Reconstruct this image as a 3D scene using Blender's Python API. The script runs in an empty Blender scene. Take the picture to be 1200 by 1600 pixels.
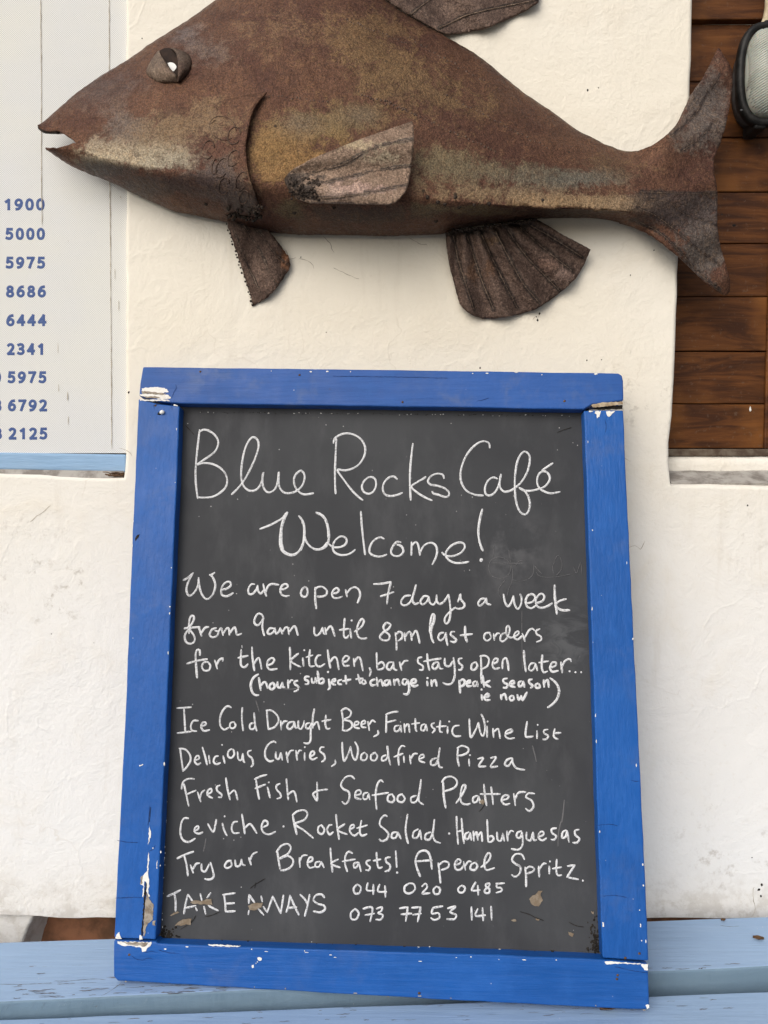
import bpy, bmesh, math, random
from mathutils import Vector, Matrix
from mathutils.geometry import delaunay_2d_cdt
random.seed(7)
S = bpy.context.scene
C = S.collection

# ------------------------------------------------------------------ camera
FPX, CX, CY = 1202.0, 600.0, 800.0
PITCH = math.radians(-3.0)
FWD = Vector((0, math.cos(PITCH), math.sin(PITCH)))
UP = Vector((0, -math.sin(PITCH), math.cos(PITCH)))
RIGHT = Vector((1, 0, 0))
cam_d = bpy.data.cameras.new('camera'); cam = bpy.data.objects.new('camera', cam_d); C.objects.link(cam)
cam_d.sensor_fit = 'VERTICAL'; cam_d.sensor_height = 24.0; cam_d.sensor_width = 18.0
cam_d.lens = FPX / 1600.0 * 24.0
cam_d.clip_start = 0.02; cam_d.clip_end = 500
cam.location = (0, 0, 0); cam.rotation_euler = (math.radians(90) + PITCH, 0, 0)
S.camera = cam
# ------------------------------------------------------------------ world, sun, exposure
SUN_EL, SUN_AZ = math.radians(35), math.radians(210)
w = bpy.data.worlds.new('World'); S.world = w; w.use_nodes = True
wn = w.node_tree.nodes; wl = w.node_tree.links
for n in list(wn): wn.remove(n)
sky = wn.new('ShaderNodeTexSky'); sky.sky_type = 'NISHITA'; sky.sun_disc = False
sky.sun_elevation = SUN_EL; sky.sun_rotation = SUN_AZ
sky.air_density = 1.0; sky.dust_density = 4.0; sky.ozone_density = 1.0
hsv = wn.new('ShaderNodeHueSaturation'); hsv.inputs['Saturation'].default_value = 0.62
bg = wn.new('ShaderNodeBackground'); bg.inputs['Strength'].default_value = 0.12
wo = wn.new('ShaderNodeOutputWorld')
wl.new(sky.outputs[0], hsv.inputs['Color']); wl.new(hsv.outputs[0], bg.inputs['Color']); wl.new(bg.outputs[0], wo.inputs['Surface'])
sun_d = bpy.data.lights.new('sun', 'SUN'); sun_d.energy = 1.3; sun_d.angle = math.radians(60); sun_d.color = (1.0, 0.955, 0.88)
sun = bpy.data.objects.new('sun', sun_d); C.objects.link(sun)
sd = Vector((math.sin(SUN_AZ) * math.cos(SUN_EL), math.cos(SUN_AZ) * math.cos(SUN_EL), math.sin(SUN_EL)))
sun.rotation_euler = sd.to_track_quat('Z', 'Y').to_euler()
S.view_settings.view_transform = 'Standard'; S.view_settings.look = 'None'
S.view_settings.exposure = 0.10; S.view_settings.gamma = 1.0

# ------------------------------------------------------------------ geometry of the photograph
WALL_Y = 1.285
def ray(px, py): return FWD + RIGHT * ((px - CX) / FPX) - UP * ((py - CY) / FPX)
def on_y(px, py, y): d = ray(px, py); return d * (y / d.y)
def on_z(px, py, z): d = ray(px, py); return d * (z / d.z)
def on_plane(px, py, o, n): d = ray(px, py); return d * (o.dot(n) / d.dot(n))

# ------------------------------------------------------------------ object helpers
def tag(o, label=None, cat=None, group=None, kind=None):
    if label: o['label'] = label
    if cat: o['category'] = cat
    if group: o['group'] = group
    if kind: o['kind'] = kind
    return o
def empty(name, loc, label, cat, group=None):
    o = bpy.data.objects.new(name, None); C.objects.link(o); o.location = loc
    o.empty_display_size = 0.05
    return tag(o, label, cat, group)
def wpos(o):
    v = Vector((0, 0, 0))
    while o is not None: v = v + o.location; o = o.parent
    return v
def obj(name, bm, mat, parent=None, smooth=False, mats=None):
    me = bpy.data.meshes.new(name); bm.normal_update(); bm.to_mesh(me); bm.free()
    if smooth: me.polygons.foreach_set('use_smooth', [True] * len(me.polygons))
    for m in (mats or [mat]): me.materials.append(m)
    o = bpy.data.objects.new(name, me); C.objects.link(o)
    if parent is not None:
        o.parent = parent; off = wpos(parent)
        me.transform(Matrix.Translation(-off))
    return o
def recenter(o):
    vs = [v.co for v in o.data.vertices]
    c = Vector((sum(v.x for v in vs) / len(vs), sum(v.y for v in vs) / len(vs), min(v.z for v in vs)))
    o.data.transform(Matrix.Translation(-c)); o.location = c
    return o
def bevel(o, width, seg=3, angle=35):
    m = o.modifiers.new('bevel', 'BEVEL'); m.width = width; m.segments = seg; m.limit_method = 'ANGLE'; m.angle_limit = math.radians(angle)
    m.harden_normals = False
    return o
def solid(o, t, off=1):
    m = o.modifiers.new('sheet', 'SOLIDIFY'); m.thickness = t; m.offset = off
    return o
def P(s, ox=0, oy=0, k=1.0):
    return [(ox + float(a.split(',')[0]) / k, oy + float(a.split(',')[1]) / k) for a in s.split()]
def catmull(pts, step):
    out = []
    n = len(pts)
    if n < 3:
        (x0, y0), (x1, y1) = pts[0][:2], pts[-1][:2]
        m = max(2, int(math.hypot(x1 - x0, y1 - y0) / step))
        return [(x0 + (x1 - x0) * i / m, y0 + (y1 - y0) * i / m) for i in range(m + 1)]
    for i in range(n - 1):
        p0 = pts[max(i - 1, 0)]; p1 = pts[i]; p2 = pts[i + 1]; p3 = pts[min(i + 2, n - 1)]
        L = math.hypot(p2[0] - p1[0], p2[1] - p1[1]); m = max(1, int(L / step))
        for k in range(m):
            t = k / m; t2 = t * t; t3 = t2 * t
            out.append(tuple(0.5 * ((2 * p1[j]) + (-p0[j] + p2[j]) * t + (2 * p0[j] - 5 * p1[j] + 4 * p2[j] - p3[j]) * t2 + (-p0[j] + 3 * p1[j] - 3 * p2[j] + p3[j]) * t3) for j in (0, 1)))
    out.append(tuple(pts[-1][:2]))
    return out
def resample(poly, step, closed=True):
    out = []; n = len(poly)
    for i in range(n if closed else n - 1):
        a = poly[i]; b = poly[(i + 1) % n]; L = math.hypot(b[0] - a[0], b[1] - a[1]); m = max(1, int(round(L / step)))
        for k in range(m): out.append((a[0] + (b[0] - a[0]) * k / m, a[1] + (b[1] - a[1]) * k / m))
    if not closed: out.append(poly[-1])
    return out
def inside(p, poly):
    x, y = p; c = False; n = len(poly); j = n - 1
    for i in range(n):
        xi, yi = poly[i]; xj, yj = poly[j]
        if (yi > y) != (yj > y) and x < (xj - xi) * (y - yi) / (yj - yi) + xi: c = not c
        j = i
    return c
def prism(bm, front, vec):
    """closed solid: polygon 'front' (world points) swept along vec"""
    a = [bm.verts.new(p) for p in front]; b = [bm.verts.new(p + vec) for p in front]; n = len(a)
    bm.faces.new(a); bm.faces.new(b[::-1])
    for i in range(n): bm.faces.new((a[(i + 1) % n], a[i], b[i], b[(i + 1) % n]))
    bmesh.ops.recalc_face_normals(bm, faces=bm.faces[:])
def boxm(bm, x0, x1, y0, y1, z0, z1):
    prism(bm, [Vector((x0, y0, z0)), Vector((x1, y0, z0)), Vector((x1, y0, z1)), Vector((x0, y0, z1))], Vector((0, y1 - y0, 0)))
def tube(bm, pts, r, n=6, taper=None, jit=0.15):
    rings = []
    for i, p in enumerate(pts):
        d = (pts[min(i + 1, len(pts) - 1)] - pts[max(i - 1, 0)]).normalized()
        u = d.cross(Vector((0, 1, 0.01))); u = u.normalized() if u.length > 1e-5 else Vector((1, 0, 0))
        v = d.cross(u).normalized()
        rr = r * (taper(i / max(1, len(pts) - 1)) if taper else 1) * random.uniform(1 - jit, 1 + jit)
        rings.append([bm.verts.new(p + u * rr * math.cos(2 * math.pi * k / n) + v * rr * math.sin(2 * math.pi * k / n)) for k in range(n)])
    for a, b in zip(rings, rings[1:]):
        for k in range(n): bm.faces.new((a[k], a[(k + 1) % n], b[(k + 1) % n], b[k]))
    bm.faces.new(rings[0][::-1]); bm.faces.new(rings[-1])
def lump(bm, c, r, sq=(1, 1, 1), jit=0.25):
    res = bmesh.ops.create_icosphere(bm, subdivisions=1, radius=1.0)
    for v in res['verts']:
        k = r * random.uniform(1 - jit, 1 + jit)
        v.co = Vector((v.co.x * k * sq[0], v.co.y * k * sq[1], v.co.z * k * sq[2])) + c
def fill2d(outline, step, grid=True):
    """triangulated outline (2D) with inner grid points -> verts, faces, boundary loop"""
    b = resample(outline, step)
    pts = list(b)
    if grid:
        x0 = min(p[0] for p in b); x1 = max(p[0] for p in b); y0 = min(p[1] for p in b); y1 = max(p[1] for p in b)
        y = y0 + step / 2; r = 0
        while y < y1:
            x = x0 + (step / 2 if r % 2 else step)
            while x < x1:
                q = (x + random.uniform(-.15, .15) * step, y + random.uniform(-.15, .15) * step)
                if inside(q, b) and min((q[0] - p[0]) ** 2 + (q[1] - p[1]) ** 2 for p in b) > (0.45 * step) ** 2: pts.append(q)
                x += step
            y += step; r += 1
    n = len(b)
    vs, es, fs, *_ = delaunay_2d_cdt([Vector(p) for p in pts], [(i, (i + 1) % n) for i in range(n)], [list(range(n))], 1, 1e-6)
    return [(v.x, v.y) for v in vs], fs
def sheet_bm(outline, to3d, step):
    vs, fs = fill2d(outline, step)
    bm = bmesh.new(); bv = [bm.verts.new(to3d(*p)) for p in vs]
    for f in fs:
        try: bm.faces.new([bv[i] for i in f])
        except ValueError: pass
    bm.normal_update()
    if sum((f.normal.y * f.calc_area() for f in bm.faces)) > 0: bmesh.ops.reverse_faces(bm, faces=bm.faces[:])
    return bm

# ------------------------------------------------------------------ material helpers
class NT:
    def __init__(s, name):
        s.m = bpy.data.materials.new(name); s.m.use_nodes = True; s.t = s.m.node_tree
        for n in list(s.t.nodes): s.t.nodes.remove(n)
        s.out = s.t.nodes.new('ShaderNodeOutputMaterial'); s.b = s.t.nodes.new('ShaderNodeBsdfPrincipled')
        s.t.links.new(s.b.outputs[0], s.out.inputs['Surface'])
        s.geo = s.t.nodes.new('ShaderNodeNewGeometry').outputs['Position']
    def n(s, t, **k):
        x = s.t.nodes.new(t)
        for a, v in k.items(): setattr(x, a, v)
        return x
    def put(s, sock, v):
        if isinstance(v, bpy.types.NodeSocket): s.t.links.new(v, sock)
        elif isinstance(v, (tuple, list)) and len(v) == 3 and sock.type == 'RGBA': sock.default_value = (*v, 1)
        else: sock.default_value = v
    def scale(s, v, sc):
        x = s.n('ShaderNodeVectorMath', operation='MULTIPLY'); s.put(x.inputs[0], v); x.inputs[1].default_value = sc; return x.outputs[0]
    def noise(s, sc, det=4, rough=0.55, vec=None, dist=0.0, lac=2.0):
        x = s.n('ShaderNodeTexNoise'); s.put(x.inputs['Vector'], vec if vec is not None else s.geo)
        x.inputs['Scale'].default_value = sc; x.inputs['Detail'].default_value = det; x.inputs['Roughness'].default_value = rough
        x.inputs['Distortion'].default_value = dist; x.inputs['Lacunarity'].default_value = lac
        return x.outputs['Fac']
    def voro(s, sc, vec=None, feat='F1', out='Distance', rnd=1.0):
        x = s.n('ShaderNodeTexVoronoi', feature=feat); s.put(x.inputs['Vector'], vec if vec is not None else s.geo)
        x.inputs['Scale'].default_value = sc; x.inputs['Randomness'].default_value = rnd; return x.outputs[out]
    def rng(s, v, a, b, c=0.0, d=1.0, smooth=True):
        x = s.n('ShaderNodeMapRange', interpolation_type='SMOOTHSTEP' if smooth else 'LINEAR'); s.put(x.inputs['Value'], v)
        x.inputs['From Min'].default_value = a; x.inputs['From Max'].default_value = b; x.inputs['To Min'].default_value = c; x.inputs['To Max'].default_value = d
        return x.outputs[0]
    def math(s, op, a, b=0.0):
        x = s.n('ShaderNodeMath', operation=op); s.put(x.inputs[0], a); s.put(x.inputs[1], b); return x.outputs[0]
    def mix(s, f, a, b, mode='MIX'):
        x = s.n('ShaderNodeMix', data_type='RGBA', blend_type=mode); s.put(x.inputs['Factor'], f); s.put(x.inputs[6], a); s.put(x.inputs[7], b); return x.outputs[2]
    def spot(s, c, rad, soft=1.0):
        """mask: 1 at world point c, fading out to radius rad (metres)"""
        x = s.n('ShaderNodeVectorMath', operation='DISTANCE'); s.put(x.inputs[0], s.geo); x.inputs[1].default_value = c
        return s.rng(x.outputs['Value'], rad * (1 - soft), rad, 1.0, 0.0)
    def bump(s, h, strength, dist, prev=None):
        x = s.n('ShaderNodeBump'); x.inputs['Strength'].default_value = strength; x.inputs['Distance'].default_value = dist
        s.put(x.inputs['Height'], h)
        if prev is not None: s.put(x.inputs['Normal'], prev)
        return x.outputs[0]
    def fin(s, col, rough=0.6, normal=None, metal=0.0, spec=0.5, **k):
        s.put(s.b.inputs['Base Color'], col); s.put(s.b.inputs['Roughness'], rough); s.put(s.b.inputs['Metallic'], metal)
        s.put(s.b.inputs['Specular IOR Level'], spec)
        if normal is not None: s.put(s.b.inputs['Normal'], normal)
        for a, v in k.items(): s.put(s.b.inputs[a], v)
        return s.m

def mat_plaster():
    t = NT('lime_plaster')
    big = t.noise(1.6, 3, 0.5); mid = t.noise(7, 5, 0.6, dist=0.6); fine = t.noise(70, 4, 0.6); grit = t.noise(330, 3, 0.6)
    col = t.mix(t.rng(big, 0.36, 0.66), (0.82, 0.765, 0.65), (0.85, 0.81, 0.72))
    z = t.n('ShaderNodeSeparateXYZ'); t.put(z.inputs[0], t.geo)
    # whiter below: the warmer light on the upper wall is put into the colour
    low = t.rng(t.math('ADD', z.outputs['Z'], t.math('MULTIPLY', mid, 0.25)), 0.35, -0.25)
    col = t.mix(t.math('MULTIPLY', low, 0.92), col, (0.83, 0.825, 0.81))
    col = t.mix(t.math('MULTIPLY', t.rng(mid, 0.50, 0.74), 0.22), col, (0.70, 0.62, 0.49))
    # scuffs below the phone number screen
    grime = t.math('MULTIPLY', t.rng(t.noise(55, 5, 0.7), 0.53, 0.70), t.rng(t.noise(14, 3, 0.6), 0.42, 0.62))
    area = t.math('MAXIMUM', t.spot(tuple(on_y(70, 900, WALL_Y)), 0.17), t.math('MULTIPLY', t.spot(tuple(on_y(1150, 1330, WALL_Y)), 0.16), 0.8))
    area = t.math('MAXIMUM', area, t.math('MULTIPLY', t.spot(tuple(on_y(1010, 620, WALL_Y)), 0.12), 0.8))
    area = t.math('MAXIMUM', area, t.math('MULTIPLY', t.spot(tuple(on_y(1190, 830, WALL_Y)), 0.10), 0.9))
    col = t.mix(t.math('MULTIPLY', t.math('MULTIPLY', grime, area), 0.8), col, (0.36, 0.31, 0.25))
    foot = t.math('MULTIPLY', t.rng(z.outputs['Z'], -0.66, -0.76), t.rng(t.noise(30, 5, 0.7), 0.44, 0.62))
    col = t.mix(t.math('MULTIPLY', foot, 0.4), col, (0.46, 0.42, 0.36))
    drip = t.math('MULTIPLY', t.rng(t.noise(16, 4, 0.65, t.scale(t.geo, (2.2, 1, 0.22))), 0.55, 0.72), t.rng(t.noise(3, 2), 0.42, 0.6))
    col = t.mix(t.math('MULTIPLY', drip, 0.16), col, (0.55, 0.48, 0.38))
    specks = t.rng(t.voro(38), 0.035, 0.05, 1.0, 0.0)
    keep = t.rng(t.noise(9, 2), 0.56, 0.62)
    col = t.mix(t.math('MULTIPLY', t.math('MULTIPLY', specks, keep), 0.75), col, (0.10, 0.08, 0.06))
    # trowel ridges, stipple and pits
    nz = t.n('ShaderNodeTexNoise'); t.put(nz.inputs['Vector'], t.geo); nz.inputs['Scale'].default_value = 9; nz.inputs['Detail'].default_value = 4
    wob = t.n('ShaderNodeVectorMath', operation='MULTIPLY_ADD'); t.put(wob.inputs[0], nz.outputs['Color']); wob.inputs[1].default_value = (.16, .16, .16); t.put(wob.inputs[2], t.geo)
    edge = t.voro(7, wob.outputs[0], 'DISTANCE_TO_EDGE')
    ridge = t.math('MULTIPLY', t.rng(edge, 0.0, 0.045, 1.0, 0.0), t.rng(t.noise(4, 2), 0.45, 0.6))
    tro = t.noise(20, 6, 0.65, dist=1.6)
    col = t.mix(t.math('MULTIPLY', t.rng(edge, 0.0, 0.012, 1.0, 0.0), t.math('MULTIPLY', t.rng(t.noise(5, 3), 0.54, 0.66), 0.2)), col, (0.48, 0.41, 0.31))
    col = t.mix(t.math('MULTIPLY', t.rng(t.noise(120, 5, 0.7), 0.56, 0.72), 0.16), col, (0.60, 0.53, 0.42))
    n1 = t.bump(tro, 0.36, 0.005)
    n1 = t.bump(ridge, 0.22, 0.0016, n1)
    n2 = t.bump(mid, 0.4, 0.010, n1)
    stip = t.math('MULTIPLY', t.noise(150, 3, 0.55), t.rng(t.noise(3.5, 3), 0.38, 0.64, 0.25, 1.0))
    n3 = t.bump(stip, 0.6, 0.0017, n2)
    n4 = t.bump(grit, 0.3, 0.0008, n3)
    return t.fin(col, 0.88, n4, spec=0.2)
def mat_rust(name, c_dark, c_mid, c_light, grain=1.0, light_amt=0.5, use_attr=False, metal=0.45, rough=0.46):
    t = NT(name)
    a = t.noise(9, 6, 0.65, dist=0.8); b = t.noise(38, 6, 0.7, dist=0.5); c = t.noise(190, 4, 0.7); d = t.noise(430, 3, 0.65)
    col = t.mix(t.rng(a, 0.36, 0.62), c_dark, c_mid)
    if use_attr:
        at = t.n('ShaderNodeVertexColor', layer_name='patina_shade')
        # patinated and painted-shade patches: tint where the attribute's alpha-like weight (own attribute) and ragged noise agree
        wt = t.n('ShaderNodeAttribute', attribute_name='patina_shade_amount')
        m = t.math('MULTIPLY', wt.outputs['Fac'], t.rng(t.math('ADD', t.math('MULTIPLY', b, 0.6), t.math('MULTIPLY', c, 0.4)), 0.36, 0.56))
        m2 = t.rng(t.math('ADD', wt.outputs['Fac'], t.math('MULTIPLY', t.math('SUBTRACT', t.math('ADD', t.math('MULTIPLY', b, 0.65), t.math('MULTIPLY', c, 0.35)), 0.5), 3.4)), 0.30, 0.80)
        col = t.mix(t.math('MULTIPLY', m2, t.rng(wt.outputs['Fac'], 0.0, 0.4)), col, at.outputs['Color'])
    fleck = t.math('MULTIPLY', t.rng(t.math('ADD', t.math('MULTIPLY', b, 0.45), t.math('MULTIPLY', c, 0.55)), 0.48, 0.60), light_amt)
    lite = t.mix(0.55, c_light, t.mix(1.0, col, (1.75, 1.65, 1.5), 'MULTIPLY')) if use_attr else c_light
    col = t.mix(fleck, col, lite)
    e = t.noise(85, 6, 0.8, dist=0.4)
    col = t.mix(t.math('MULTIPLY', t.rng(e, 0.51, 0.62), 0.6), col, t.mix(1.0, col, (0.46, 0.38, 0.35), 'MULTIPLY'))
    col = t.mix(t.math('MULTIPLY', t.rng(t.noise(26, 6, 0.75, dist=0.7), 0.54, 0.64), 0.42), col, tuple(x * 0.6 for x in c_dark))
    sp = t.rng(d, 0.36, 0.64, 0.62, 1.42)
    spc = t.n('ShaderNodeCombineColor'); [t.put(spc.inputs[i], sp) for i in range(3)]
    col = t.mix(0.9, col, spc.outputs[0], 'MULTIPLY')
    pits = t.rng(t.voro(23), 0.05, 0.075, 1.0, 0.0)
    col = t.mix(t.math('MULTIPLY', t.math('MULTIPLY', pits, t.rng(a, 0.5, 0.56)), 0.8), col, (0.02, 0.014, 0.010))
    dent = t.noise(14, 3, 0.5)
    n0 = t.bump(dent, 0.5 * grain, 0.010); n1 = t.bump(b, 0.6 * grain, 0.004, n0); n2 = t.bump(c, 0.9 * grain, 0.0022, n1); n3 = t.bump(d, 0.8, 0.0009, n2)
    r = t.rng(c, 0.3, 0.7, rough - 0.14, rough + 0.2)
    return t.fin(col, r, n3, metal=metal, spec=0.3)
def mat_wood():
    t = NT('varnished_wood')
    oi = t.n('ShaderNodeObjectInfo').outputs['Random']
    off = t.n('ShaderNodeCombineXYZ'); t.put(off.inputs[0], t.math('MULTIPLY', oi, 37.0)); t.put(off.inputs[2], t.math('MULTIPLY', oi, 11.0))
    add = t.n('ShaderNodeVectorMath', operation='ADD'); t.put(add.inputs[0], t.geo); t.put(add.inputs[1], off.outputs[0])
    v = t.scale(add.outputs[0], (1.0, 1.0, 7.0))
    g1 = t.noise(6, 5, 0.6, v, dist=1.6); g2 = t.noise(40, 5, 0.7, t.scale(add.outputs[0], (0.35, 1, 6)), dist=0.6)
    col = t.mix(t.rng(g1, 0.34, 0.66), (0.045, 0.016, 0.006), (0.125, 0.045, 0.012))
    col = t.mix(t.math('MULTIPLY', t.rng(g2, 0.46, 0.66), 0.32), col, (0.045, 0.017, 0.008))
    col = t.mix(t.math('MULTIPLY', t.rng(t.noise(7, 3, 0.5, add.outputs[0]), 0.5, 0.7), 0.75), col, (0.21, 0.080, 0.019))
    col = t.mix(t.math('MULTIPLY', t.rng(t.noise(130, 4, 0.7, add.outputs[0]), 0.58, 0.72), 0.35), col, (0.16, 0.115, 0.08))
    knots = t.rng(t.voro(5, add.outputs[0]), 0.03, 0.06, 1.0, 0.0)
    col = t.mix(t.math('MULTIPLY', knots, 0.85), col, (0.012, 0.007, 0.005))
    n1 = t.bump(g2, 0.45, 0.0015)
    return t.fin(col, t.rng(g2, 0.3, 0.7, 0.45, 0.65), n1, spec=0.18)
def mat_paint(name, base, dark, light, worn=(0.5, 0.5, 0.5), worn_amt=0.0, rough=0.42, along=(1, 1, 1), spots=0.5, streak=(0.2, 3, 3), grain=0.0, dull=0.0, dull_col=(0.16, 0.24, 0.40)):
    t = NT(name)
    v = t.scale(t.geo, along)
    a = t.noise(5, 4, 0.6); b = t.noise(26, 5, 0.65, v); c = t.noise(160, 3, 0.6, v)
    col = t.mix(t.rng(a, 0.35, 0.65), base, dark)
    col = t.mix(t.math('MULTIPLY', t.rng(b, 0.48, 0.72), 0.45), col, light)
    if dull: col = t.mix(t.math('MULTIPLY', t.math('MULTIPLY', t.rng(t.noise(11, 4, 0.6, dist=0.5), 0.50, 0.70), t.rng(t.noise(70, 3), 0.3, 0.6)), dull), col, dull_col)
    ws = t.math('MULTIPLY', t.rng(t.voro(62), 0.045, 0.06, 1.0, 0.0), t.rng(t.noise(13, 2), 0.56, 0.62))
    col = t.mix(t.math('MULTIPLY', ws, spots), col, (0.75, 0.76, 0.76))
    ds = t.math('MULTIPLY', t.rng(t.voro(34), 0.05, 0.08, 1.0, 0.0), t.rng(t.noise(8, 2), 0.58, 0.64))
    col = t.mix(t.math('MULTIPLY', ds, spots), col, (0.05, 0.045, 0.04))
    if worn_amt:
        wv = t.noise(34, 6, 0.7, t.scale(t.geo, (along[0], along[1] * 1.0, along[2])), dist=0.3)
        col = t.mix(t.math('MULTIPLY', t.rng(wv, 0.66, 0.70), worn_amt), col, worn)
    big = t.noise(2.6, 3, 0.5)
    col = t.mix(t.math('MULTIPLY', t.rng(big, 0.4, 0.62), 0.25), col, tuple(x * 0.72 for x in base))
    brush = t.noise(60, 4, 0.6, t.scale(t.geo, streak))
    if grain:
        gs = t.noise(9, 5, 0.7, t.scale(t.geo, (0.55, 14, 14)), dist=0.25)
        col = t.mix(t.math('MULTIPLY', t.math('MULTIPLY', t.rng(gs, 0.63, 0.67), t.rng(t.noise(7, 3), 0.46, 0.62)), grain), col, (0.085, 0.085, 0.095))
        col = t.mix(t.math('MULTIPLY', t.rng(brush, 0.40, 0.66), 0.35), col, tuple(x * 0.78 for x in base))
    col = t.mix(t.math('MULTIPLY', t.rng(brush, 0.36, 0.68), 0.22), col, tuple(min(1, x * 1.3 + .012) for x in base))
    n1 = t.bump(b, 0.35, 0.0025); n2 = t.bump(c, 0.3, 0.0008, n1); n3 = t.bump(brush, 0.8, 0.0010, n2)
    return t.fin(col, t.rng(b, 0.3, 0.7, rough - 0.06, rough + 0.12), n3, spec=0.28)
def mat_slate():
    t = NT('slate_paint')
    a = t.noise(4, 4, 0.6); b = t.noise(18, 5, 0.65, t.scale(t.geo, (1, 1, 0.35))); c = t.noise(160, 3, 0.7)
    col = t.mix(t.rng(a, 0.35, 0.65), (0.042, 0.044, 0.049), (0.057, 0.060, 0.065))
    col = t.mix(t.math('MULTIPLY', t.rng(b, 0.46, 0.74), 0.45), col, (0.090, 0.092, 0.098))
    # wiped chalk haze on the right, near the opening hours
    sm = t.math('MULTIPLY', t.rng(t.noise(24, 5, 0.65, t.scale(t.geo, (1, 1, 1.6)), dist=1.0), 0.45, 0.66), t.spot(tuple(SM1), 0.085))
    col = t.mix(t.math('MULTIPLY', sm, 0.22), col, (0.24, 0.25, 0.26))
    sm = t.math('MULTIPLY', t.rng(t.noise(30, 4, 0.6), 0.45, 0.7), t.spot(tuple(SM2), 0.10))
    col = t.mix(t.math('MULTIPLY', sm, 0.3), col, (0.20, 0.20, 0.21))
    ws = t.math('MULTIPLY', t.rng(t.voro(70), 0.05, 0.07, 1.0, 0.0), t.rng(t.noise(17, 2), 0.55, 0.6))
    col = t.mix(t.math('MULTIPLY', ws, 0.6), col, (0.6, 0.6, 0.6))
    n1 = t.bump(b, 0.15, 0.0016); n2 = t.bump(c, 0.3, 0.0006, n1)
    return t.fin(col, 0.72, n2, spec=0.2)
def mat_chalk(name, col, bare, amt):
    t = NT(name)
    c = t.noise(420, 3, 0.7); d = t.noise(60, 3, 0.6)
    k = t.math('MULTIPLY', t.rng(t.math('ADD', t.math('MULTIPLY', c, 0.75), t.math('MULTIPLY', d, 0.25)), 0.48, 0.64), amt)
    return t.fin(t.mix(k, col, bare), 0.9, t.bump(c, 0.3, 0.0004), spec=0.15)
def mat_simple(name, col, col2=None, sc=60, rough=0.7, bump=0.3, dist=0.001, spec=0.3, metal=0.0, lo=0.4, hi=0.64):
    t = NT(name); a = t.noise(sc, 5, 0.65)
    c = t.mix(t.rng(a, lo, hi), col, col2 or tuple(x * 0.6 for x in col))
    return t.fin(c, rough, t.bump(a, bump, dist), spec=spec, metal=metal)
def mat_screen():
    t = NT('perforated_screen')
    sp = t.n('ShaderNodeSeparateXYZ'); t.put(sp.inputs[0], t.geo)
    per = 2 * math.pi / 0.0030
    a = t.math('SINE', t.math('MULTIPLY', sp.outputs['X'], per)); b = t.math('SINE', t.math('MULTIPLY', sp.outputs['Z'], per))
    hole = t.rng(t.math('MULTIPLY', a, b), 0.15, 0.55)
    g = t.noise(5, 3, 0.5)
    base = t.mix(t.rng(g, 0.35, 0.65), (0.83, 0.83, 0.775), (0.80, 0.81, 0.80))
    col = t.mix(t.math('MULTIPLY', hole, 0.85), base, (0.27, 0.27, 0.29))
    return t.fin(col, 0.75, t.bump(t.noise(9, 3), 0.2, 0.004), spec=0.2)

M = {}
M['plaster'] = mat_plaster()
M['wood'] = mat_wood()
M['screen'] = mat_screen()
M['ink'] = mat_simple('navy_print', (0.050, 0.095, 0.265), (0.07, 0.12, 0.29), 200, 0.6, 0.1)
M['paleblue'] = mat_paint('pale_blue_paint', (0.30, 0.46, 0.66), (0.26, 0.42, 0.62), (0.38, 0.53, 0.70), (0.10, 0.09, 0.08), 0.85, 0.55, (0.5, 1, 3), 0.6)
M['bench'] = mat_paint('bench_blue_paint', (0.305, 0.440, 0.64), (0.27, 0.395, 0.585), (0.38, 0.51, 0.69), (0.14, 0.10, 0.09), 0.75, 0.5, (0.25, 2.2, 4), 0.7, (0.10, 2.5, 2.5), 0.8)
M['bench_edge'] = mat_paint('shaded_bench_edge_paint', (0.17, 0.255, 0.335), (0.14, 0.215, 0.285), (0.21, 0.30, 0.375), (0.12, 0.09, 0.08), 0.6, 0.55, (0.6, 2.2, 3), 0.7, (1.6, 1, 0.35), 0.5)  # darker copy of the bench paint: shade of the front faces in its colour
M['blue'] = mat_paint('cobalt_paint', (0.010, 0.096, 0.37), (0.009, 0.082, 0.32), (0.018, 0.120, 0.42), (0, 0, 0), 0.0, 0.4, (1, 1, 1), 0.55, (3, 3, 0.12), 0.0, 0.45, (0.07, 0.125, 0.30))
M['blue_h'] = mat_paint('cobalt_paint_crosswise', (0.010, 0.096, 0.37), (0.009, 0.082, 0.32), (0.018, 0.120, 0.42), (0, 0, 0), 0.0, 0.4, (1, 1, 1), 0.55, (0.12, 3, 3), 0.0, 0.4, (0.07, 0.125, 0.31))
M['blue_top'] = mat_paint('dull_cobalt_paint', (0.020, 0.094, 0.35), (0.016, 0.078, 0.295), (0.036, 0.122, 0.38), (0, 0, 0), 0.0, 0.45, (1, 1, 1), 0.55, (0.12, 3, 3), 0.0, 0.75, (0.085, 0.135, 0.29))  # duller, greyer cobalt for the top rail
M['sill'] = mat_simple('weathered_grey_sill', (0.42, 0.40, 0.37), (0.22, 0.20, 0.18), 30, 0.85, 0.4, 0.002)
M['earth'] = mat_simple('red_brick_earth', (0.36, 0.165, 0.090), (0.16, 0.085, 0.05), 14, 0.9, 0.6, 0.008)
M['peel'] = mat_simple('peeled_white_primer', (0.80, 0.79, 0.75), (0.62, 0.58, 0.52), 120, 0.8, 0.5, 0.0012, lo=0.5, hi=0.75)
M['bare'] = mat_simple('bare_grey_timber', (0.36, 0.32, 0.27), (0.20, 0.16, 0.12), 90, 0.9, 0.6, 0.0015)
M['tanwood'] = mat_simple('bare_tan_timber', (0.50, 0.41, 0.29), (0.26, 0.19, 0.12), 90, 0.9, 0.6, 0.0015)
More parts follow.
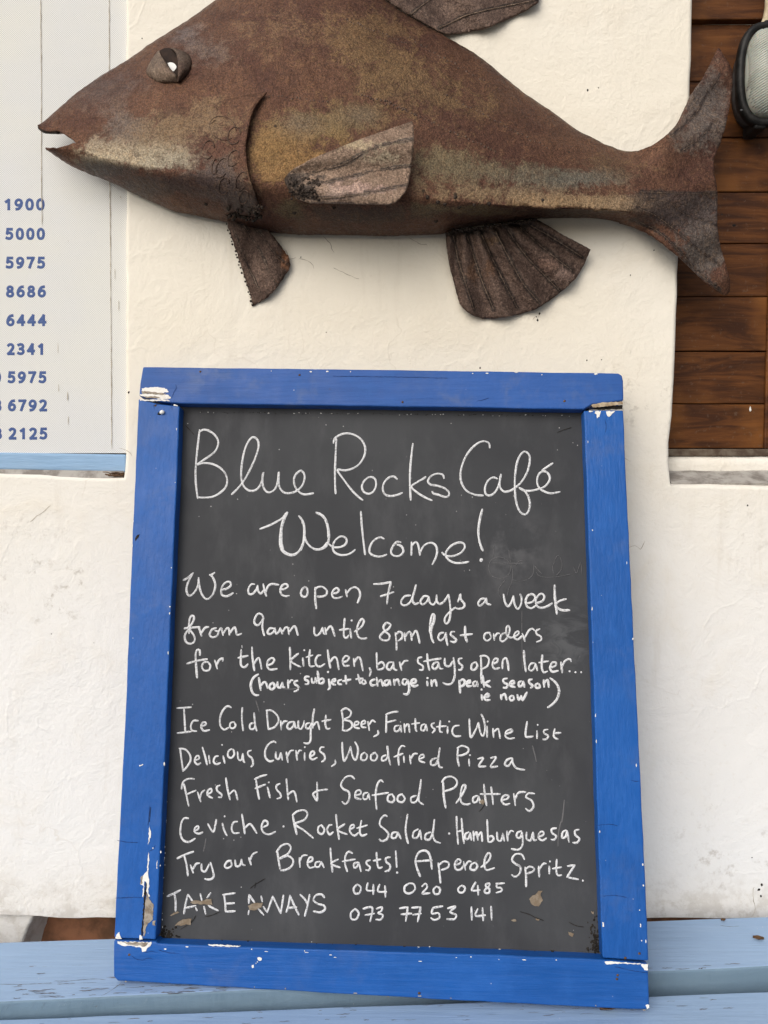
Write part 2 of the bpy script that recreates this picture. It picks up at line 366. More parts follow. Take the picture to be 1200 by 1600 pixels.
M['brownpatch'] = mat_simple('bare_hardboard', (0.19, 0.145, 0.10), (0.27, 0.225, 0.17), 110, 0.9, 0.5, 0.001)
M['worn'] = mat_simple('worn_through_paint', (0.19, 0.18, 0.19), (0.09, 0.08, 0.085), 120, 0.9, 0.4)
M['edge_scratch'] = mat_simple('scratched_edge_paint', (0.21, 0.29, 0.36), (0.17, 0.25, 0.32), 120, 0.7, 0.3)
M['gap'] = mat_simple('dark_gap', (0.012, 0.010, 0.008), (0.03, 0.025, 0.02), 60, 0.95, 0.2)
M['hollow'] = mat_simple('rusty_hollow', (0.020, 0.012, 0.009), (0.035, 0.02, 0.014), 90, 0.9, 0.3)
M['navy'] = mat_simple('crack_in_blue_paint', (0.006, 0.03, 0.13), (0.008, 0.04, 0.17), 90, 0.8, 0.2)
M['crack'] = mat_simple('crack_brown', (0.34, 0.29, 0.22), (0.52, 0.46, 0.37), 80, 0.95, 0.1)  # brown of the hairline cracks and crease lines
M['concrete'] = mat_simple('terrace_concrete', (0.17, 0.16, 0.145), (0.12, 0.115, 0.105), 12, 0.9, 0.4, 0.003)
M['leaf'] = mat_simple('dry_leaf', (0.085, 0.045, 0.022), (0.16, 0.09, 0.045), 80, 0.8, 0.5, 0.001)
M['black'] = mat_simple('black_enamel', (0.006, 0.006, 0.006), (0.022, 0.021, 0.020), 50, 0.5, 0.35, 0.0015, spec=0.25)
M['greypaint'] = mat_simple('chalky_grey_paint', (0.10, 0.105, 0.11), (0.03, 0.03, 0.03), 60, 0.6, 0.4, 0.001)
M['cream'] = mat_simple('cream_conduit_paint', (0.62, 0.54, 0.38), (0.42, 0.34, 0.22), 50, 0.6, 0.4, 0.001)
t = NT('frosted_glass'); gn = t.noise(30, 3)
M['glass'] = t.fin(t.mix(t.rng(gn, .4, .7), (0.46, 0.45, 0.39), (0.36, 0.35, 0.30)), 0.35, None, spec=0.35, **{'Subsurface Weight': 0.25, 'Coat Weight': 0.15})
M['white'] = mat_simple('white_enamel', (0.80, 0.80, 0.78), (0.72, 0.72, 0.70), 60, 0.5, 0.1)
M['rust_fin'] = mat_rust('rusty_fin_steel', (0.062, 0.038, 0.029), (0.110, 0.072, 0.056), (0.22, 0.165, 0.135), 1.0, 0.7, True)
M['rust_pale'] = mat_rust('worn_fin_steel', (0.14, 0.092, 0.064), (0.235, 0.165, 0.120), (0.40, 0.31, 0.25), 1.0, 0.6, True)
M['rust_body'] = mat_rust('rusted_body_steel', (0.080, 0.035, 0.023), (0.112, 0.054, 0.032), (0.195, 0.116, 0.064), 1.0, 0.5, True)
M['rust_gill'] = mat_rust('rusted_gill_steel', (0.078, 0.048, 0.036), (0.11, 0.070, 0.052), (0.17, 0.125, 0.09), 1.0, 0.55)
M['rust_mid'] = mat_rust('pale_steel', (0.095, 0.062, 0.047), (0.165, 0.115, 0.082), (0.30, 0.23, 0.17), 1.0, 0.6)  # lighter steel for fin rays and eyelid; the lid's highlight is in the colour
M['weld'] = mat_rust('dark_weld', (0.022, 0.016, 0.012), (0.045, 0.032, 0.024), (0.085, 0.065, 0.05), 1.2, 0.4)

# ------------------------------------------------------------------ ground
bm = bmesh.new()
GZ = -1.19
vs = [bm.verts.new(p) for p in ((-40, -60, GZ), (40, -60, GZ), (40, 1.9, GZ), (-40, 1.9, GZ))]
bm.faces.new(vs)
tag(obj('ground', bm, M['concrete']), kind='structure')

# ------------------------------------------------------------------ plaster wall with two recesses
def wall():
    LEFT = [(196, -10), (196, 150), (196, 330), (196, 470), (196, 600), (195, 690), (194, 735), (193, 746)]      # right edge of the left recess
    RGT = [(1084, -10), (1082, 90), (1079, 150), (1075, 215), (1067, 330), (1060, 430), (1057, 520), (1054, 590), (1052, 650), (1047, 690), (1047, 725), (1049, 756)]
    LSILL = [(193, 747), (120, 745), (60, 742), (0, 740), (-100, 738)]
    RSILL = [(1049, 757), (1110, 757), (1160, 758), (1200, 759), (1300, 760)]
    def W(p, y=WALL_Y): v = on_y(p[0], p[1], y); return (v.x, v.z)
    def jit(q): return (q[0] + random.uniform(-.0009, .0009), q[1] + random.uniform(-.0009, .0009))
    top = 1.35
    lp = [jit(q) for q in resample([W(p) for p in LEFT], 0.03, False)]
    ls = [jit(q) for q in resample([W(p) for p in LSILL], 0.03, False)]
    lloop = [(-1.55, top - .15), (lp[0][0], top - .15)] + lp + ls[1:] + [(-1.55, ls[-1][1])]
    rp = [jit(q) for q in resample([W(p) for p in RGT], 0.03, False)]
    rs = [jit(q) for q in resample([W(p) for p in RSILL], 0.03, False)]
    rloop = [(1.55, top - .15), (rp[0][0] + .02, top - .15)] + rp + rs[1:] + [(1.55, rs[-1][1])]
    bot = []
    for px in range(-300, 1501, 30):
        py = 1430 + (px / 1200.0) * 5 + (3 if 60 < px < 190 else 0)
        v = on_y(px, py, WALL_Y); bot.append((v.x, v.z + random.uniform(-.0015, .0015)))
    outer = [(-2.4, top + .6), (-2.4, bot[0][1])] + bot + [(2.4, bot[-1][1]), (2.4, top + .6)]
    bm = bmesh.new()
    def offset(loop, d):       # outward offset of a recess loop (loop is the recess; outward = into the wall)
        n = len(loop); out = []
        area = sum(loop[i][0] * loop[(i + 1) % n][1] - loop[(i + 1) % n][0] * loop[i][1] for i in range(n))
        sg = 1 if area > 0 else -1
        for i in range(n):
            a = Vector(loop[i - 1]); b = Vector(loop[i]); c = Vector(loop[(i + 1) % n])
            d1 = (b - a).normalized(); d2 = (c - b).normalized()
            nn = Vector((d1.y + d2.y, -(d1.x + d2.x))); nn = nn.normalized() if nn.length > 1e-6 else Vector((d1.y, -d1.x))
            out.append((b.x + sg * nn.x * d, b.y + sg * nn.y * d))
        return out
    R = 0.007
    edges = []
    def loopverts(loop, y): return [bm.verts.new((p[0], y, p[1])) for p in loop]
    for loop, sill_rise in ((lloop, 0.004), (rloop, 0.024)):
        rings = []
        for k in range(5):
            a = k / 4 * math.pi / 2
            rings.append(loopverts(offset(loop, R * (1 - math.sin(a))), WALL_Y + R * (1 - math.cos(a))))
        deep = []
        zmin = min(p[1] for p in loop)
        for p in loop:
            zz = p[1] + (sill_rise if p[1] < zmin + 0.015 else 0)
            deep.append(bm.verts.new((p[0], WALL_Y + 0.085, zz)))
        rings.append(deep)
        for A, B in zip(rings, rings[1:]):
            n = len(A)
            for i in range(n): bm.faces.new((A[i], A[(i + 1) % n], B[(i + 1) % n], B[i])).smooth = True
        r0 = rings[0]; n = len(r0)
        edges += [bm.edges.get((r0[i], r0[(i + 1) % n])) for i in range(n)]
    o0 = loopverts(outer, WALL_Y); n = len(o0)
    # rounded lower arris and underside
    o1 = [bm.verts.new((v.co.x, WALL_Y + 0.006, v.co.z - (0.004 if 0 < i < n - 1 else 0))) for i, v in enumerate(o0)]
    o2 = [bm.verts.new((v.co.x, WALL_Y + 0.25, v.co.z + 0.004)) for v in o0]
    for A, B in ((o0, o1), (o1, o2)):
        for i in range(n): bm.faces.new((A[i], A[(i + 1) % n], B[(i + 1) % n], B[i])).smooth = True
    bm.faces.new(o2)
    edges += [bm.edges.get((o0[i], o0[(i + 1) % n])) for i in range(n)]
    bmesh.ops.triangle_fill(bm, edges=edges, use_beauty=True, use_dissolve=False)
    bmesh.ops.recalc_face_normals(bm, faces=bm.faces[:])
    o = obj('plaster_wall', bm, M['plaster'])
    return tag(o, 'cream plastered wall with two window recesses, behind the fish and the chalkboard', 'wall')
WALL = wall()
# hairline cracks in the plaster, part of the wall
def ribbon(bm, pts3, width, nrm, lift=0.0005):
    prev = None
    for i, p in enumerate(pts3):
        d = (pts3[min(i + 1, len(pts3) - 1)] - pts3[max(i - 1, 0)]).normalized(); s = d.cross(nrm).normalized()
        wd = width * random.uniform(0.4, 1.2) * (0.35 if i in (0, len(pts3) - 1) else 1)
        a = bm.verts.new(p + s * wd / 2 + nrm * lift); b = bm.verts.new(p - s * wd / 2 + nrm * lift)
        if prev: bm.faces.new((prev[0], prev[1], b, a))
        prev = (a, b)
bm = bmesh.new()
for s in ("430,372 436,384 447,392 452,405 462,402", "447,392 440,398 436,410", "505,370 516,380 518,388 522,395", "466,404 485,410 490,420", "520,418 540,428 562,436",
          "432,384 428,400 421,424 434,432", "982,856 992,852 1000,858 1008,846", "960,710 975,716 985,722",
          "80,790 70,798 58,806 48,815", "838,486 842,492 840,499", "836,494 832,500", "185,700 200,705 206,712", "700,70 703,75", "640,372 655,380 668,383", "1178,1385 1176,1400 1180,1420 1174,1432"):
    pts = P(s); pts = [(x + random.uniform(-.8, .8), y + random.uniform(-.8, .8)) for x, y in catmull(pts, 4)]
    ribbon(bm, [on_y(x, y, WALL_Y) for x, y in pts], 0.0009, Vector((0, -1, 0)))
tag(obj('hairline_crack', bm, M['crack'], WALL), kind='stuff')
bm = bmesh.new()
for px, py, r in ((843, 490, 1.6), (840, 500, 1.6), (838, 495, 1.2), (917, 563, 1.3), (940, 562, 1.0), (750, 575, 1.4), (918, 141, 1.5), (935, 137, .9), (201, 613, 2.0), (1168, 790, 1.4), (1022, 391, 1.1), (985, 430, 1.0), (222, 60, 1.1), (470, 402, 1.0), (1190, 1382, 2.2), (1186, 1390, 2.5), (1189, 1400, 2.2), (1175, 1340, 1.0)):
    lump(bm, on_y(px, py, WALL_Y), r * 0.00105, (1, 0.35, 1.2), 0.3)
tag(obj('dirt_speck', bm, M['gap'], WALL), kind='stuff')
# grey sill boards lying in the recesses
def sill(name, pxs, y0, y1, label, z_front, z_back, mat):
    bm = bmesh.new(); n = 40; rows = []
    for k in range(5):
        f = k / 4; r = []
        for i in range(n + 1):
            x = pxs[0] + (pxs[1] - pxs[0]) * i / n
            r.append(bm.verts.new((x, y0 + (y1 - y0) * f, z_front + (z_back - z_front) * f + 0.0025 + random.uniform(-.0008, .0008))))
        rows.append(r)
    for a, b in zip(rows, rows[1:]):
        for i in range(n): bm.faces.new((a[i], a[i + 1], b[i + 1], b[i]))
    o = obj(name, bm, mat); solid(o, 0.004, -1)
    return tag(recenter(o), label, 'window sill')
xl = on_y(192, 745, WALL_Y).x - 0.004
LEFT_SILL = sill('window_sill', (-1.5, xl + .003), WALL_Y + .0030, WALL_Y + .0090, 'weathered grey sill under the pale blue rail of the number screen', on_y(150, 746, WALL_Y).z - .0025, on_y(150, 733.5, WALL_Y + .0065).z, M['sill'])
xr = on_y(1052, 756, WALL_Y).x
sill('window_sill', (xr, 1.5), WALL_Y + .007, WALL_Y + .055, 'sloping grey sill beneath the brown timber boards', on_y(1150, 757, WALL_Y).z, on_y(1150, 757, WALL_Y).z + .0205, M['sill'])
bm = bmesh.new()
for k in range(42):
    px = 192 - abs(random.gauss(0, 12)); py = random.uniform(738.5, 744); yy = WALL_Y + .0022 + (744.5 - py) * .0004
    a = on_y(px, py, yy); b = a + Vector((random.uniform(-.012, .006), random.uniform(-.002, .002), random.uniform(-.002, .003))); tube(bm, [a, a.lerp(b, .5) + Vector((0, 0, .0006)), b], random.uniform(.0005, .0011), 5)
tag(obj('leaf_litter', bm, M['leaf'], LEFT_SILL), kind='stuff')
# white plinth under the boards
bm = bmesh.new(); n = 36; y = WALL_Y + .058
x0 = on_y(1050, 735, y).x - .012; rows = []
z0 = on_y(1150, 742, y).z; z1 = on_y(1150, 713, y).z
for k in range(5):
    rows.append([bm.verts.new((x0 + (1.54 - x0) * i / n, y + (0.006 if k == 4 else 0) + random.uniform(-.001, .001), z0 + (z1 - z0) * k / 4 + random.uniform(-.0008, .0008))) for i in range(n + 1)])
for a, b in zip(rows, rows[1:]):
    for i in range(n): bm.faces.new((a[i], a[i + 1], b[i + 1], b[i]))
o = obj('plinth', bm, M['plaster'], smooth=True); solid(o, 0.024, -1)
tag(recenter(o), 'rough white plaster plinth between the timber boards and the sloping sill', 'plinth')

# ------------------------------------------------------------------ phone number screen in the left recess
SY = WALL_Y + 0.011
zb = on_y(100, 708, SY).z
scr = empty('number_screen', (-0.9, SY, zb), 'white perforated screen printed with navy phone numbers, in the left recess', 'banner')
bm = bmesh.new()
n = 12; g = [[bm.verts.new((-1.53 + (1.53 - .406) * i / n, SY, zb + (1.2 - zb) * k / n)) for i in range(n + 1)] for k in range(n + 1)]
for k in range(n):
    for i in range(n): bm.faces.new((g[k][i], g[k][i + 1], g[k + 1][i + 1], g[k + 1][i]))
o = obj('mesh_sheet', bm, M['screen'], scr); solid(o, 0.002, -1)
bm = bmesh.new()
for s in ("64,-4 65,120 65,240 66,352", "171,-4 171,130 172,260 173,420 174,560 175,702"):
    pts = resample(P(s), 6, False); ribbon(bm, [on_y(x + random.uniform(-.3, .3), y, SY) for x, y in pts], 0.0013, Vector((0, -1, 0)), 0.0012)
for s in ("107,376 107.5,379", "188,306 190,312", "180,420 180,436", "186,470 186,486", "91,536 91,552", "106,612 106,626", "92,600 92,612", "107,650 107,664"):
    pts = resample(P(s), 3, False); ribbon(bm, [on_y(x, y, SY) for x, y in pts], 0.0011, Vector((0, -1, 0)), 0.0012)
tag(obj('crease_line', bm, M['crack'], scr), kind='stuff')
GLYPH = {'0': ["0.5,0 0.2,.1 .06,.5 .2,.9 .5,1 .8,.9 .94,.5 .8,.1 .5,0"], '1': [".22,.22 .62,.03", ".62,.03 .62,.5 .62,1"], '2': [".1,.12 .3,.01 .55,0 .82,.1 .86,.32 .7,.56 .4,.8 .1,1", ".1,1 .5,1 .96,1"],
 '3': [".1,.07 .35,0 .7,.03 .85,.2 .75,.4 .5,.47 .36,.48", ".5,.48 .8,.56 .92,.74 .8,.93 .45,1 .08,.93"], '4': [".74,1 .74,.5 .74,0", ".74,0 .4,.35 .05,.7", ".05,.7 .5,.7 1,.7"], '5': [".88,0 .55,0 .24,0", ".24,0 .2,.22 .16,.45", ".16,.45 .45,.37 .8,.48 .9,.7 .78,.92 .45,1 .08,.94"],
 '6': [".82,0 .5,.05 .22,.28 .08,.6 .16,.88 .5,1 .82,.9 .94,.68 .82,.46 .52,.4 .22,.5 .1,.64"], '7': [".06,0 .5,0 .94,0", ".94,0 .6,.5 .34,1"], '8': [".5,.46 .22,.34 .16,.16 .3,.03 .5,0 .72,.03 .85,.17 .78,.34 .5,.46 .18,.6 .07,.78 .2,.95 .5,1 .8,.95 .93,.78 .82,.6 .5,.46"],
 '9': [".18,1 .5,.95 .78,.72 .92,.4 .84,.12 .5,0 .18,.1 .06,.32 .18,.54 .48,.6 .78,.5 .9,.36"]}
def digits(text, px_left, px_right, px_base, px_h):
    n = len(text); sw = 4.4; gap = 2.0
    wd = (px_right - px_left - gap * (n - 1)) / n
    bm = bmesh.new()
    for c, ch in enumerate(text):
        x0 = px_left + c * (wd + gap)
        for st in GLYPH[ch]:
            pts = [(x0 + sw / 2 + a * (wd - sw), px_base - px_h + sw / 2 + b * (px_h - sw)) for a, b in P(st)]
            cp = catmull(pts, 1.0); n3 = [on_y(x, y, SY) for x, y in cp]; prev = None; hw = sw / 2 / FPX * SY
            for i, p in enumerate(n3):
                d = (n3[min(i + 1, len(n3) - 1)] - n3[max(i - 1, 0)]).normalized(); sd_ = d.cross(Vector((0, -1, 0))).normalized()
                q = p - d * hw * .8 if i == 0 else p + d * hw * .8 if i == len(n3) - 1 else p
                z = Vector((0, -.00035 - 2e-6 * i, 0)); e = Vector((0, -.0001, 0))
                r_ = (bm.verts.new(q + sd_ * hw + e), bm.verts.new(q + z), bm.verts.new(q - sd_ * hw + e))
                if prev: bm.faces.new((prev[0], prev[1], r_[1], r_[0])); bm.faces.new((prev[1], prev[2], r_[2], r_[1]))
                prev = r_
    return obj('phone_number', bm, M['ink'], scr)
for tx, xl_, xr_, yb in (("1900", 5, 70.5, 329), ("5000", 7.5, 71, 375), ("5975", 8, 71.5, 420), ("8686", 8.5, 72.5, 465), ("6444", 9, 73, 510), ("2341", 10, 71, 555), ("5975", 11, 73.5, 599), ("0", -13, 2.5, 599), ("6792", 11.5, 74.5, 643), ("3", -11.5, 3.5, 643), ("2125", 12.5, 75, 687), ("3", -11, 4, 687)):
    digits(tx, xl_, xr_, yb, 19.0)
bm = bmesh.new()
y = WALL_Y + 0.0065
prism(bm, [on_y(*p, y) for p in ((197, 738), (197, 710), (100, 708.5), (0, 707), (-500, 704), (-500, 732), (0, 734), (100, 736))], Vector((0, 0.02, 0)))
o = obj('screen_rail', bm, M['paleblue']); bevel(o, 0.004, 3)
tag(recenter(o), 'pale blue chipped wooden rail along the foot of the phone number screen', 'rail')

# ------------------------------------------------------------------ timber boards in the right recess
WY = WALL_Y + 0.066
brd = empty('timber_boards', (0.9, WY, on_y(1150, 713, WY).z), 'dark brown varnished horizontal boards filling the right recess behind the fish tail', 'wood cladding')
seams = [-170, -85, -40, 37, 128, 215, 300, 381, 464, 549, 631, 701]
for i, (a, b) in enumerate(zip(seams, seams[1:])):
    bm = bmesh.new(); g = 0.6
    zt = on_y(1150, a + g, WY).z; zb_ = on_y(1150, b - g, WY).z
    dy = 0.0 if i != 2 else -0.012
    dy += random.uniform(-.0012, .0012)
    xa = on_y(1047, 700, WY).x - .02
    m = 14; f = []
    for k in range(m + 1): f.append(Vector((xa + (1.545 - xa) * k / m, WY + dy, zb_ + random.uniform(-.0005, .0005))))
    for k in range(m, -1, -1): f.append(Vector((xa + (1.545 - xa) * k / m, WY + dy, zt + random.uniform(-.0005, .0005))))
    prism(bm, f, Vector((0, 0.017, 0)))
    o = obj('board', bm, M['wood'], brd); bevel(o, 0.0018, 2)
bm = bmesh.new(); zt = on_y(1150, 701.6, WY).z; zb_ = on_y(1150, 713, WY).z
boxm(bm, xa, 1.54, WY - .006, WY + .012, zb_, zt)
o = obj('bottom_rail', bm, mat_simple('grey_worn_timber', (0.15, 0.12, 0.09), (0.075, 0.05, 0.035), 40, .8, .4), brd); bevel(o, 0.002, 2)
bm = bmesh.new(); boxm(bm, on_y(1196.5, 500, WY).x, on_y(1196.5, 500, WY).x + .06, WY - .007, WY - .0005, on_y(1150, 701, WY).z, on_y(1150, 226, WY).z)
o = obj('stile', bm, M['wood'], brd); bevel(o, 0.002, 2)
bm = bmesh.new()
for px, py, r in ((1147, 352, 3.2), (1128, 335, 1.6), (1172, 352, 1.0), (1175, 335, .8)): lump(bm, on_y(px, py, WY), r * .0011, (1.2, .25, .8), .2)
tag(obj('nail_hole', bm, M['gap'], brd), kind='stuff')
bm = bmesh.new()
for px, py, r, sq in ((1172, 639, 3.6, (.5, .3, 1.3)), (1124, 521, 2.2, (1.5, .3, .6)), (1188, 474, 2.2, (.7, .3, 1.2)), (1195, 458, 2.6, (1, .3, 1))): lump(bm, on_y(px, py, WY), r * .0011, sq, .3)
tag(obj('bird_dropping', bm, M['peel'], brd), kind='stuff')

# ------------------------------------------------------------------ bulkhead lamp
LY = WY
lc = on_y(1174, 139, LY)
lamp = empty('bulkhead_lamp', lc, 'black oval bulkhead lamp with ribbed frosted glass on the timber boards', 'lamp')
def stadium(hw, hh, n=48, e=2.9):
    return [(hw * math.copysign(abs(math.cos(a)) ** (2 / e), math.cos(a)), hh * math.copysign(abs(math.sin(a)) ** (2 / e), math.sin(a))) for a in [2 * math.pi * i / n for i in range(n)]]
K = LY / FPX
def loft(rings, cap0=True, cap1=True):
    bm = bmesh.new(); R_ = []
    for hw, hh, dy, e in rings: R_.append([bm.verts.new(lc + Vector((x, -dy, z))) for x, z in stadium(hw, hh, 56, e)])
    for a, b in zip(R_, R_[1:]):
        n = len(a)
        for i in range(n): bm.faces.new((a[i], a[(i + 1) % n], b[(i + 1) % n], b[i]))
    if cap0: bm.faces.new(R_[0][::-1])
    if cap1: bm.faces.new(R_[-1])
    bmesh.ops.recalc_face_normals(bm, faces=bm.faces[:])
    return bm
o = obj('housing', loft([(31 * K, 60 * K, -.0005, 2.5), (33 * K, 63 * K, .012, 2.5), (38 * K, 69 * K, .032, 2.6), (39 * K, 71 * K, .040, 2.6)]), M['greypaint'], lamp, True)
o = obj('rim', loft([(39.2 * K, 71.2 * K, .036, 2.6), (42 * K, 74 * K, .041, 2.6), (42 * K, 74 * K, .050, 2.6), (40 * K, 72 * K, .055, 2.6), (33 * K, 65 * K, .055, 2.6), (31 * K, 63 * K, .047, 2.6)], False, False), M['black'], lamp, True)
gl = [(31.8 * K, 63.8 * K, .045, 2.6)]
for k in range(1, 9):
    a = k / 8 * math.pi / 2
    gl.append((31.5 * K * max(math.cos(a), .03) ** .75, 63 * K * max(math.cos(a), .03) ** .75, .048 + .034 * math.sin(a), 2.6 - .3 * k / 8))
gob = obj('glass_dome', loft(gl, False, True), M['glass'], lamp, True)
def dome_y(x, z):      # height of the dome above the boards at (x, z)
    q = (abs(x) / (31.5 * K)) ** 2.5 + (abs(z) / (63 * K)) ** 2.5
    r = q ** (1 / 2.5)
    if r >= 1: return None
    return .048 + .034 * math.sqrt(max(0, 1 - r ** (2 / .75)))
bm = bmesh.new()
for sgn in (-1, 1):
    for k in range(-16, 38):
        pts = []
        for j in range(12):
            x = sgn * (1.5 * K + 31 * K * j / 11); z = (-60 + k * 3.6) * K + abs(x) * -.55 + .012
            d = dome_y(x, z)
            if d is not None: pts.append(lc + Vector((x, -d - .0001, z)))
        if len(pts) > 2: tube(bm, pts, .0008, 5)
pts = []
for j in range(22):
    z = (-63 + 126 * j / 21) * K; d = dome_y(0, z)
    if d: pts.append(lc + Vector((0, -d, z)))
tube(bm, pts, .0011, 6)
tag(obj('glass_rib', bm, M['glass'], gob, True), kind='stuff')
for ang in (-100, 80):
    bm = bmesh.new(); a = math.radians(ang); c = lc + Vector((math.cos(a) * 30 * K, 0, math.sin(a) * 70 * K))
    boxm(bm, c.x - .010, c.x + .010, c.y - .05, c.y - .004, c.z - .010, c.z + .010)
    o = obj('fixing_lug', bm, M['black'], lamp); bevel(o, .004, 3)
bm = bmesh.new()
for px, py in ((1158, 172), (1166, 178), (1172, 183), (1178, 186), (1163, 170)): lump(bm, on_y(px, py, LY - .052), .0022, (1.2, .5, .8), .3)
tag(obj('paint_chip', bm, M['greypaint'], lamp), kind='stuff')
bm = bmesh.new()
cp = catmull(P("1204,-80 1203,-40 1202,-10 1201,8 1199,22 1195,36 1188,48 1181,57"), 3)
tube(bm, [on_y(x, y, WY - .028) for x, y in cp], .0062, 12, None, 0.0)
cond = obj('cable_conduit', bm, M['cream'], None, True)
recenter(cond)
tag(cond, 'cream painted cable conduit curving down into the black lamp', 'conduit')

# ------------------------------------------------------------------ metal fish
FY = WALL_Y - 0.014
TOP = P("61,197 83,177 125,140 171,110 196,96 233,69 267,48 300,27 331,4 370,-22 420,-46 480,-58 540,-46 580,-18 606,4 637,25 687,52 733,77 767,102 817,144 858,171 900,202 944,225 975,236 1005,238")
BOT = P("74,235 90,246 108,258 137,271 175,285 208,302 250,321 271,331 308,337 352,347 404,359 421,363 462,367 525,367.5 608,369 692,366 715,358 767,350 837,342 890,340 928,341 959,345 991,355 1005,358")
RID = P("118,222 150,241 200,251 260,262 330,270 400,276 470,288 560,298 640,303 700,311 760,318 850,325 920,328 1005,330")
RU = P("61,198 66,203 78,206 92,205 105,213 118,222")      # upper jaw edge
RL = P("74,235 90,231 105,227 118,222")
PRO = P("61,0.030 118,0.045 180,0.062 250,0.077 400,0.092 560,0.092 700,0.082 850,0.062 1005,0.044")
def lerp(tab, x):
    if x <= tab[0][0]: return tab[0][1]
    for (a, p), (b, q) in zip(tab, tab[1:]):
        if x <= b: return p + (q - p) * (x - a) / (b - a)
    return tab[-1][1]
def sm(tab, x, r=14): return sum(lerp(tab, x + d * r / 2) for d in (-2, -1, 0, 1, 2)) / 5
def prof_u(s): return math.sin(math.pi / 2 * min(1, s)) ** 0.85
def prof_l(s): return max(0.0, 1 - min(1, s) ** 2.1) ** 0.62
def ridge(x, low=False):
    if x < 118: return lerp(RL if low else RU, x)
    return sm(RID, x, 10)
def body_y(px, py):
    T, B = lerp(TOP, px), lerp(BOT, px); R_ = ridge(px); p = sm(PRO, px, 20)
    if py <= R_: return FY - p * prof_u(max(0, (py - T) / max(1, R_ - T)))
    return FY - p * prof_l(min(1, max(0, (py - R_) / max(1, B - R_))))
PATCH = [  # x, y, rx, ry, colour, strength : patinated patches, with ridge highlight and belly shade painted in (linear colours)
    (480, 262, 65, 34, (0.20, 0.115, 0.046), .85), (425, 240, 34, 38, (0.21, 0.125, 0.048), .8), (520, 205, 70, 28, (0.17, 0.115, 0.050), .75), (330, 195, 70, 32, (0.16, 0.105, 0.062), .7),
    (560, 70, 60, 40, (0.15, 0.088, 0.042), .7), (600, 130, 90, 45, (0.16, 0.098, 0.048), .65), (700, 170, 110, 50, (0.13, 0.078, 0.040), .6), (430, 60, 80, 60, (0.135, 0.078, 0.046), .55),
    (250, 215, 50, 26, (0.17, 0.115, 0.068), .8), (195, 205, 30, 20, (0.12, 0.095, 0.085), .8), (200, 245, 70, 16, (0.34, 0.285, 0.20), .95), (262, 252, 40, 14, (0.28, 0.25, 0.19), .9), (150, 228, 26, 14, (0.26, 0.21, 0.15), .8),
    (290, 60, 30, 22, (0.115, 0.088, 0.085), .8), (330, 98, 40, 26, (0.11, 0.078, 0.068), .7), (475, 205, 34, 14, (0.125, 0.098, 0.078), .9), (560, 195, 30, 14, (0.125, 0.098, 0.078), .8),
    (690, 262, 60, 26, (0.15, 0.118, 0.070), .8), (800, 275, 90, 20, (0.135, 0.108, 0.070), .7), (890, 285, 80, 14, (0.125, 0.12, 0.10), .75), (760, 305, 110, 12, (0.22, 0.15, 0.088), .8), (880, 317, 90, 10, (0.27, 0.18, 0.10), .85), (960, 320, 50, 10, (0.27, 0.19, 0.115), .8),
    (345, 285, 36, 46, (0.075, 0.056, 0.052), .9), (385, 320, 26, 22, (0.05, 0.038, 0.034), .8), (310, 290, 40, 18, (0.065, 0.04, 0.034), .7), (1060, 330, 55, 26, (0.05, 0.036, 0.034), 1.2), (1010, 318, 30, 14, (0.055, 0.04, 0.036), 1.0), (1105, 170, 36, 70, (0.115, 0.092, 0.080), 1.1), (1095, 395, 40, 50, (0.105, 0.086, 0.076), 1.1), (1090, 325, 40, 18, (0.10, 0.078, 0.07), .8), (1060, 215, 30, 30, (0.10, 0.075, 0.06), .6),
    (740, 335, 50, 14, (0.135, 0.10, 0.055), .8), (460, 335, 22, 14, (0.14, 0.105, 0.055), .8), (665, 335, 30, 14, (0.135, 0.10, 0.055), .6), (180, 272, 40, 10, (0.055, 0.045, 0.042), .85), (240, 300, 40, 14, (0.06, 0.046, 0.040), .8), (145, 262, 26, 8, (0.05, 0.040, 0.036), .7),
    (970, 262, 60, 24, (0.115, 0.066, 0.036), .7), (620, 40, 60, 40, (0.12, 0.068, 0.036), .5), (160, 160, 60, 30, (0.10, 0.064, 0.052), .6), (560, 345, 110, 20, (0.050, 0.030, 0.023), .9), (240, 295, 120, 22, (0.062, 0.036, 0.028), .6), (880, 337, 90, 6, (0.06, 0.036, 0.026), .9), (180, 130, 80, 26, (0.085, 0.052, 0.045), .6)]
def patina_shade(px, py):
    tot = 0; col = [0, 0, 0]
    for x, y, rx, ry, c, s in PATCH:
        wv = s * math.exp(-(((px - x) / rx) ** 2 + ((py - y) / ry) ** 2))
        tot += wv
        for k in range(3): col[k] += wv * c[k]
    if tot < 1e-4: return (0.1, 0.06, 0.04), 0.0
    return tuple(c / tot for c in col), min(1, tot)
fish = empty('metal_fish', (on_y(560, 300, FY).x, FY, on_y(560, 370, FY).z), 'large rusted sheet metal fish sculpture mounted on the wall above the chalkboard', 'sculpture')
def set_patina_shade(o, data):
    o.data.color_attributes.new('patina_shade', 'FLOAT_COLOR', 'POINT'); o.data.attributes.new('patina_shade_amount', 'FLOAT', 'POINT')
    ca = o.data.attributes['patina_shade']; wa = o.data.attributes['patina_shade_amount']
    for i, (c, wv) in enumerate(data): ca.data[i].color = (*c, 1); wa.data[i].value = wv
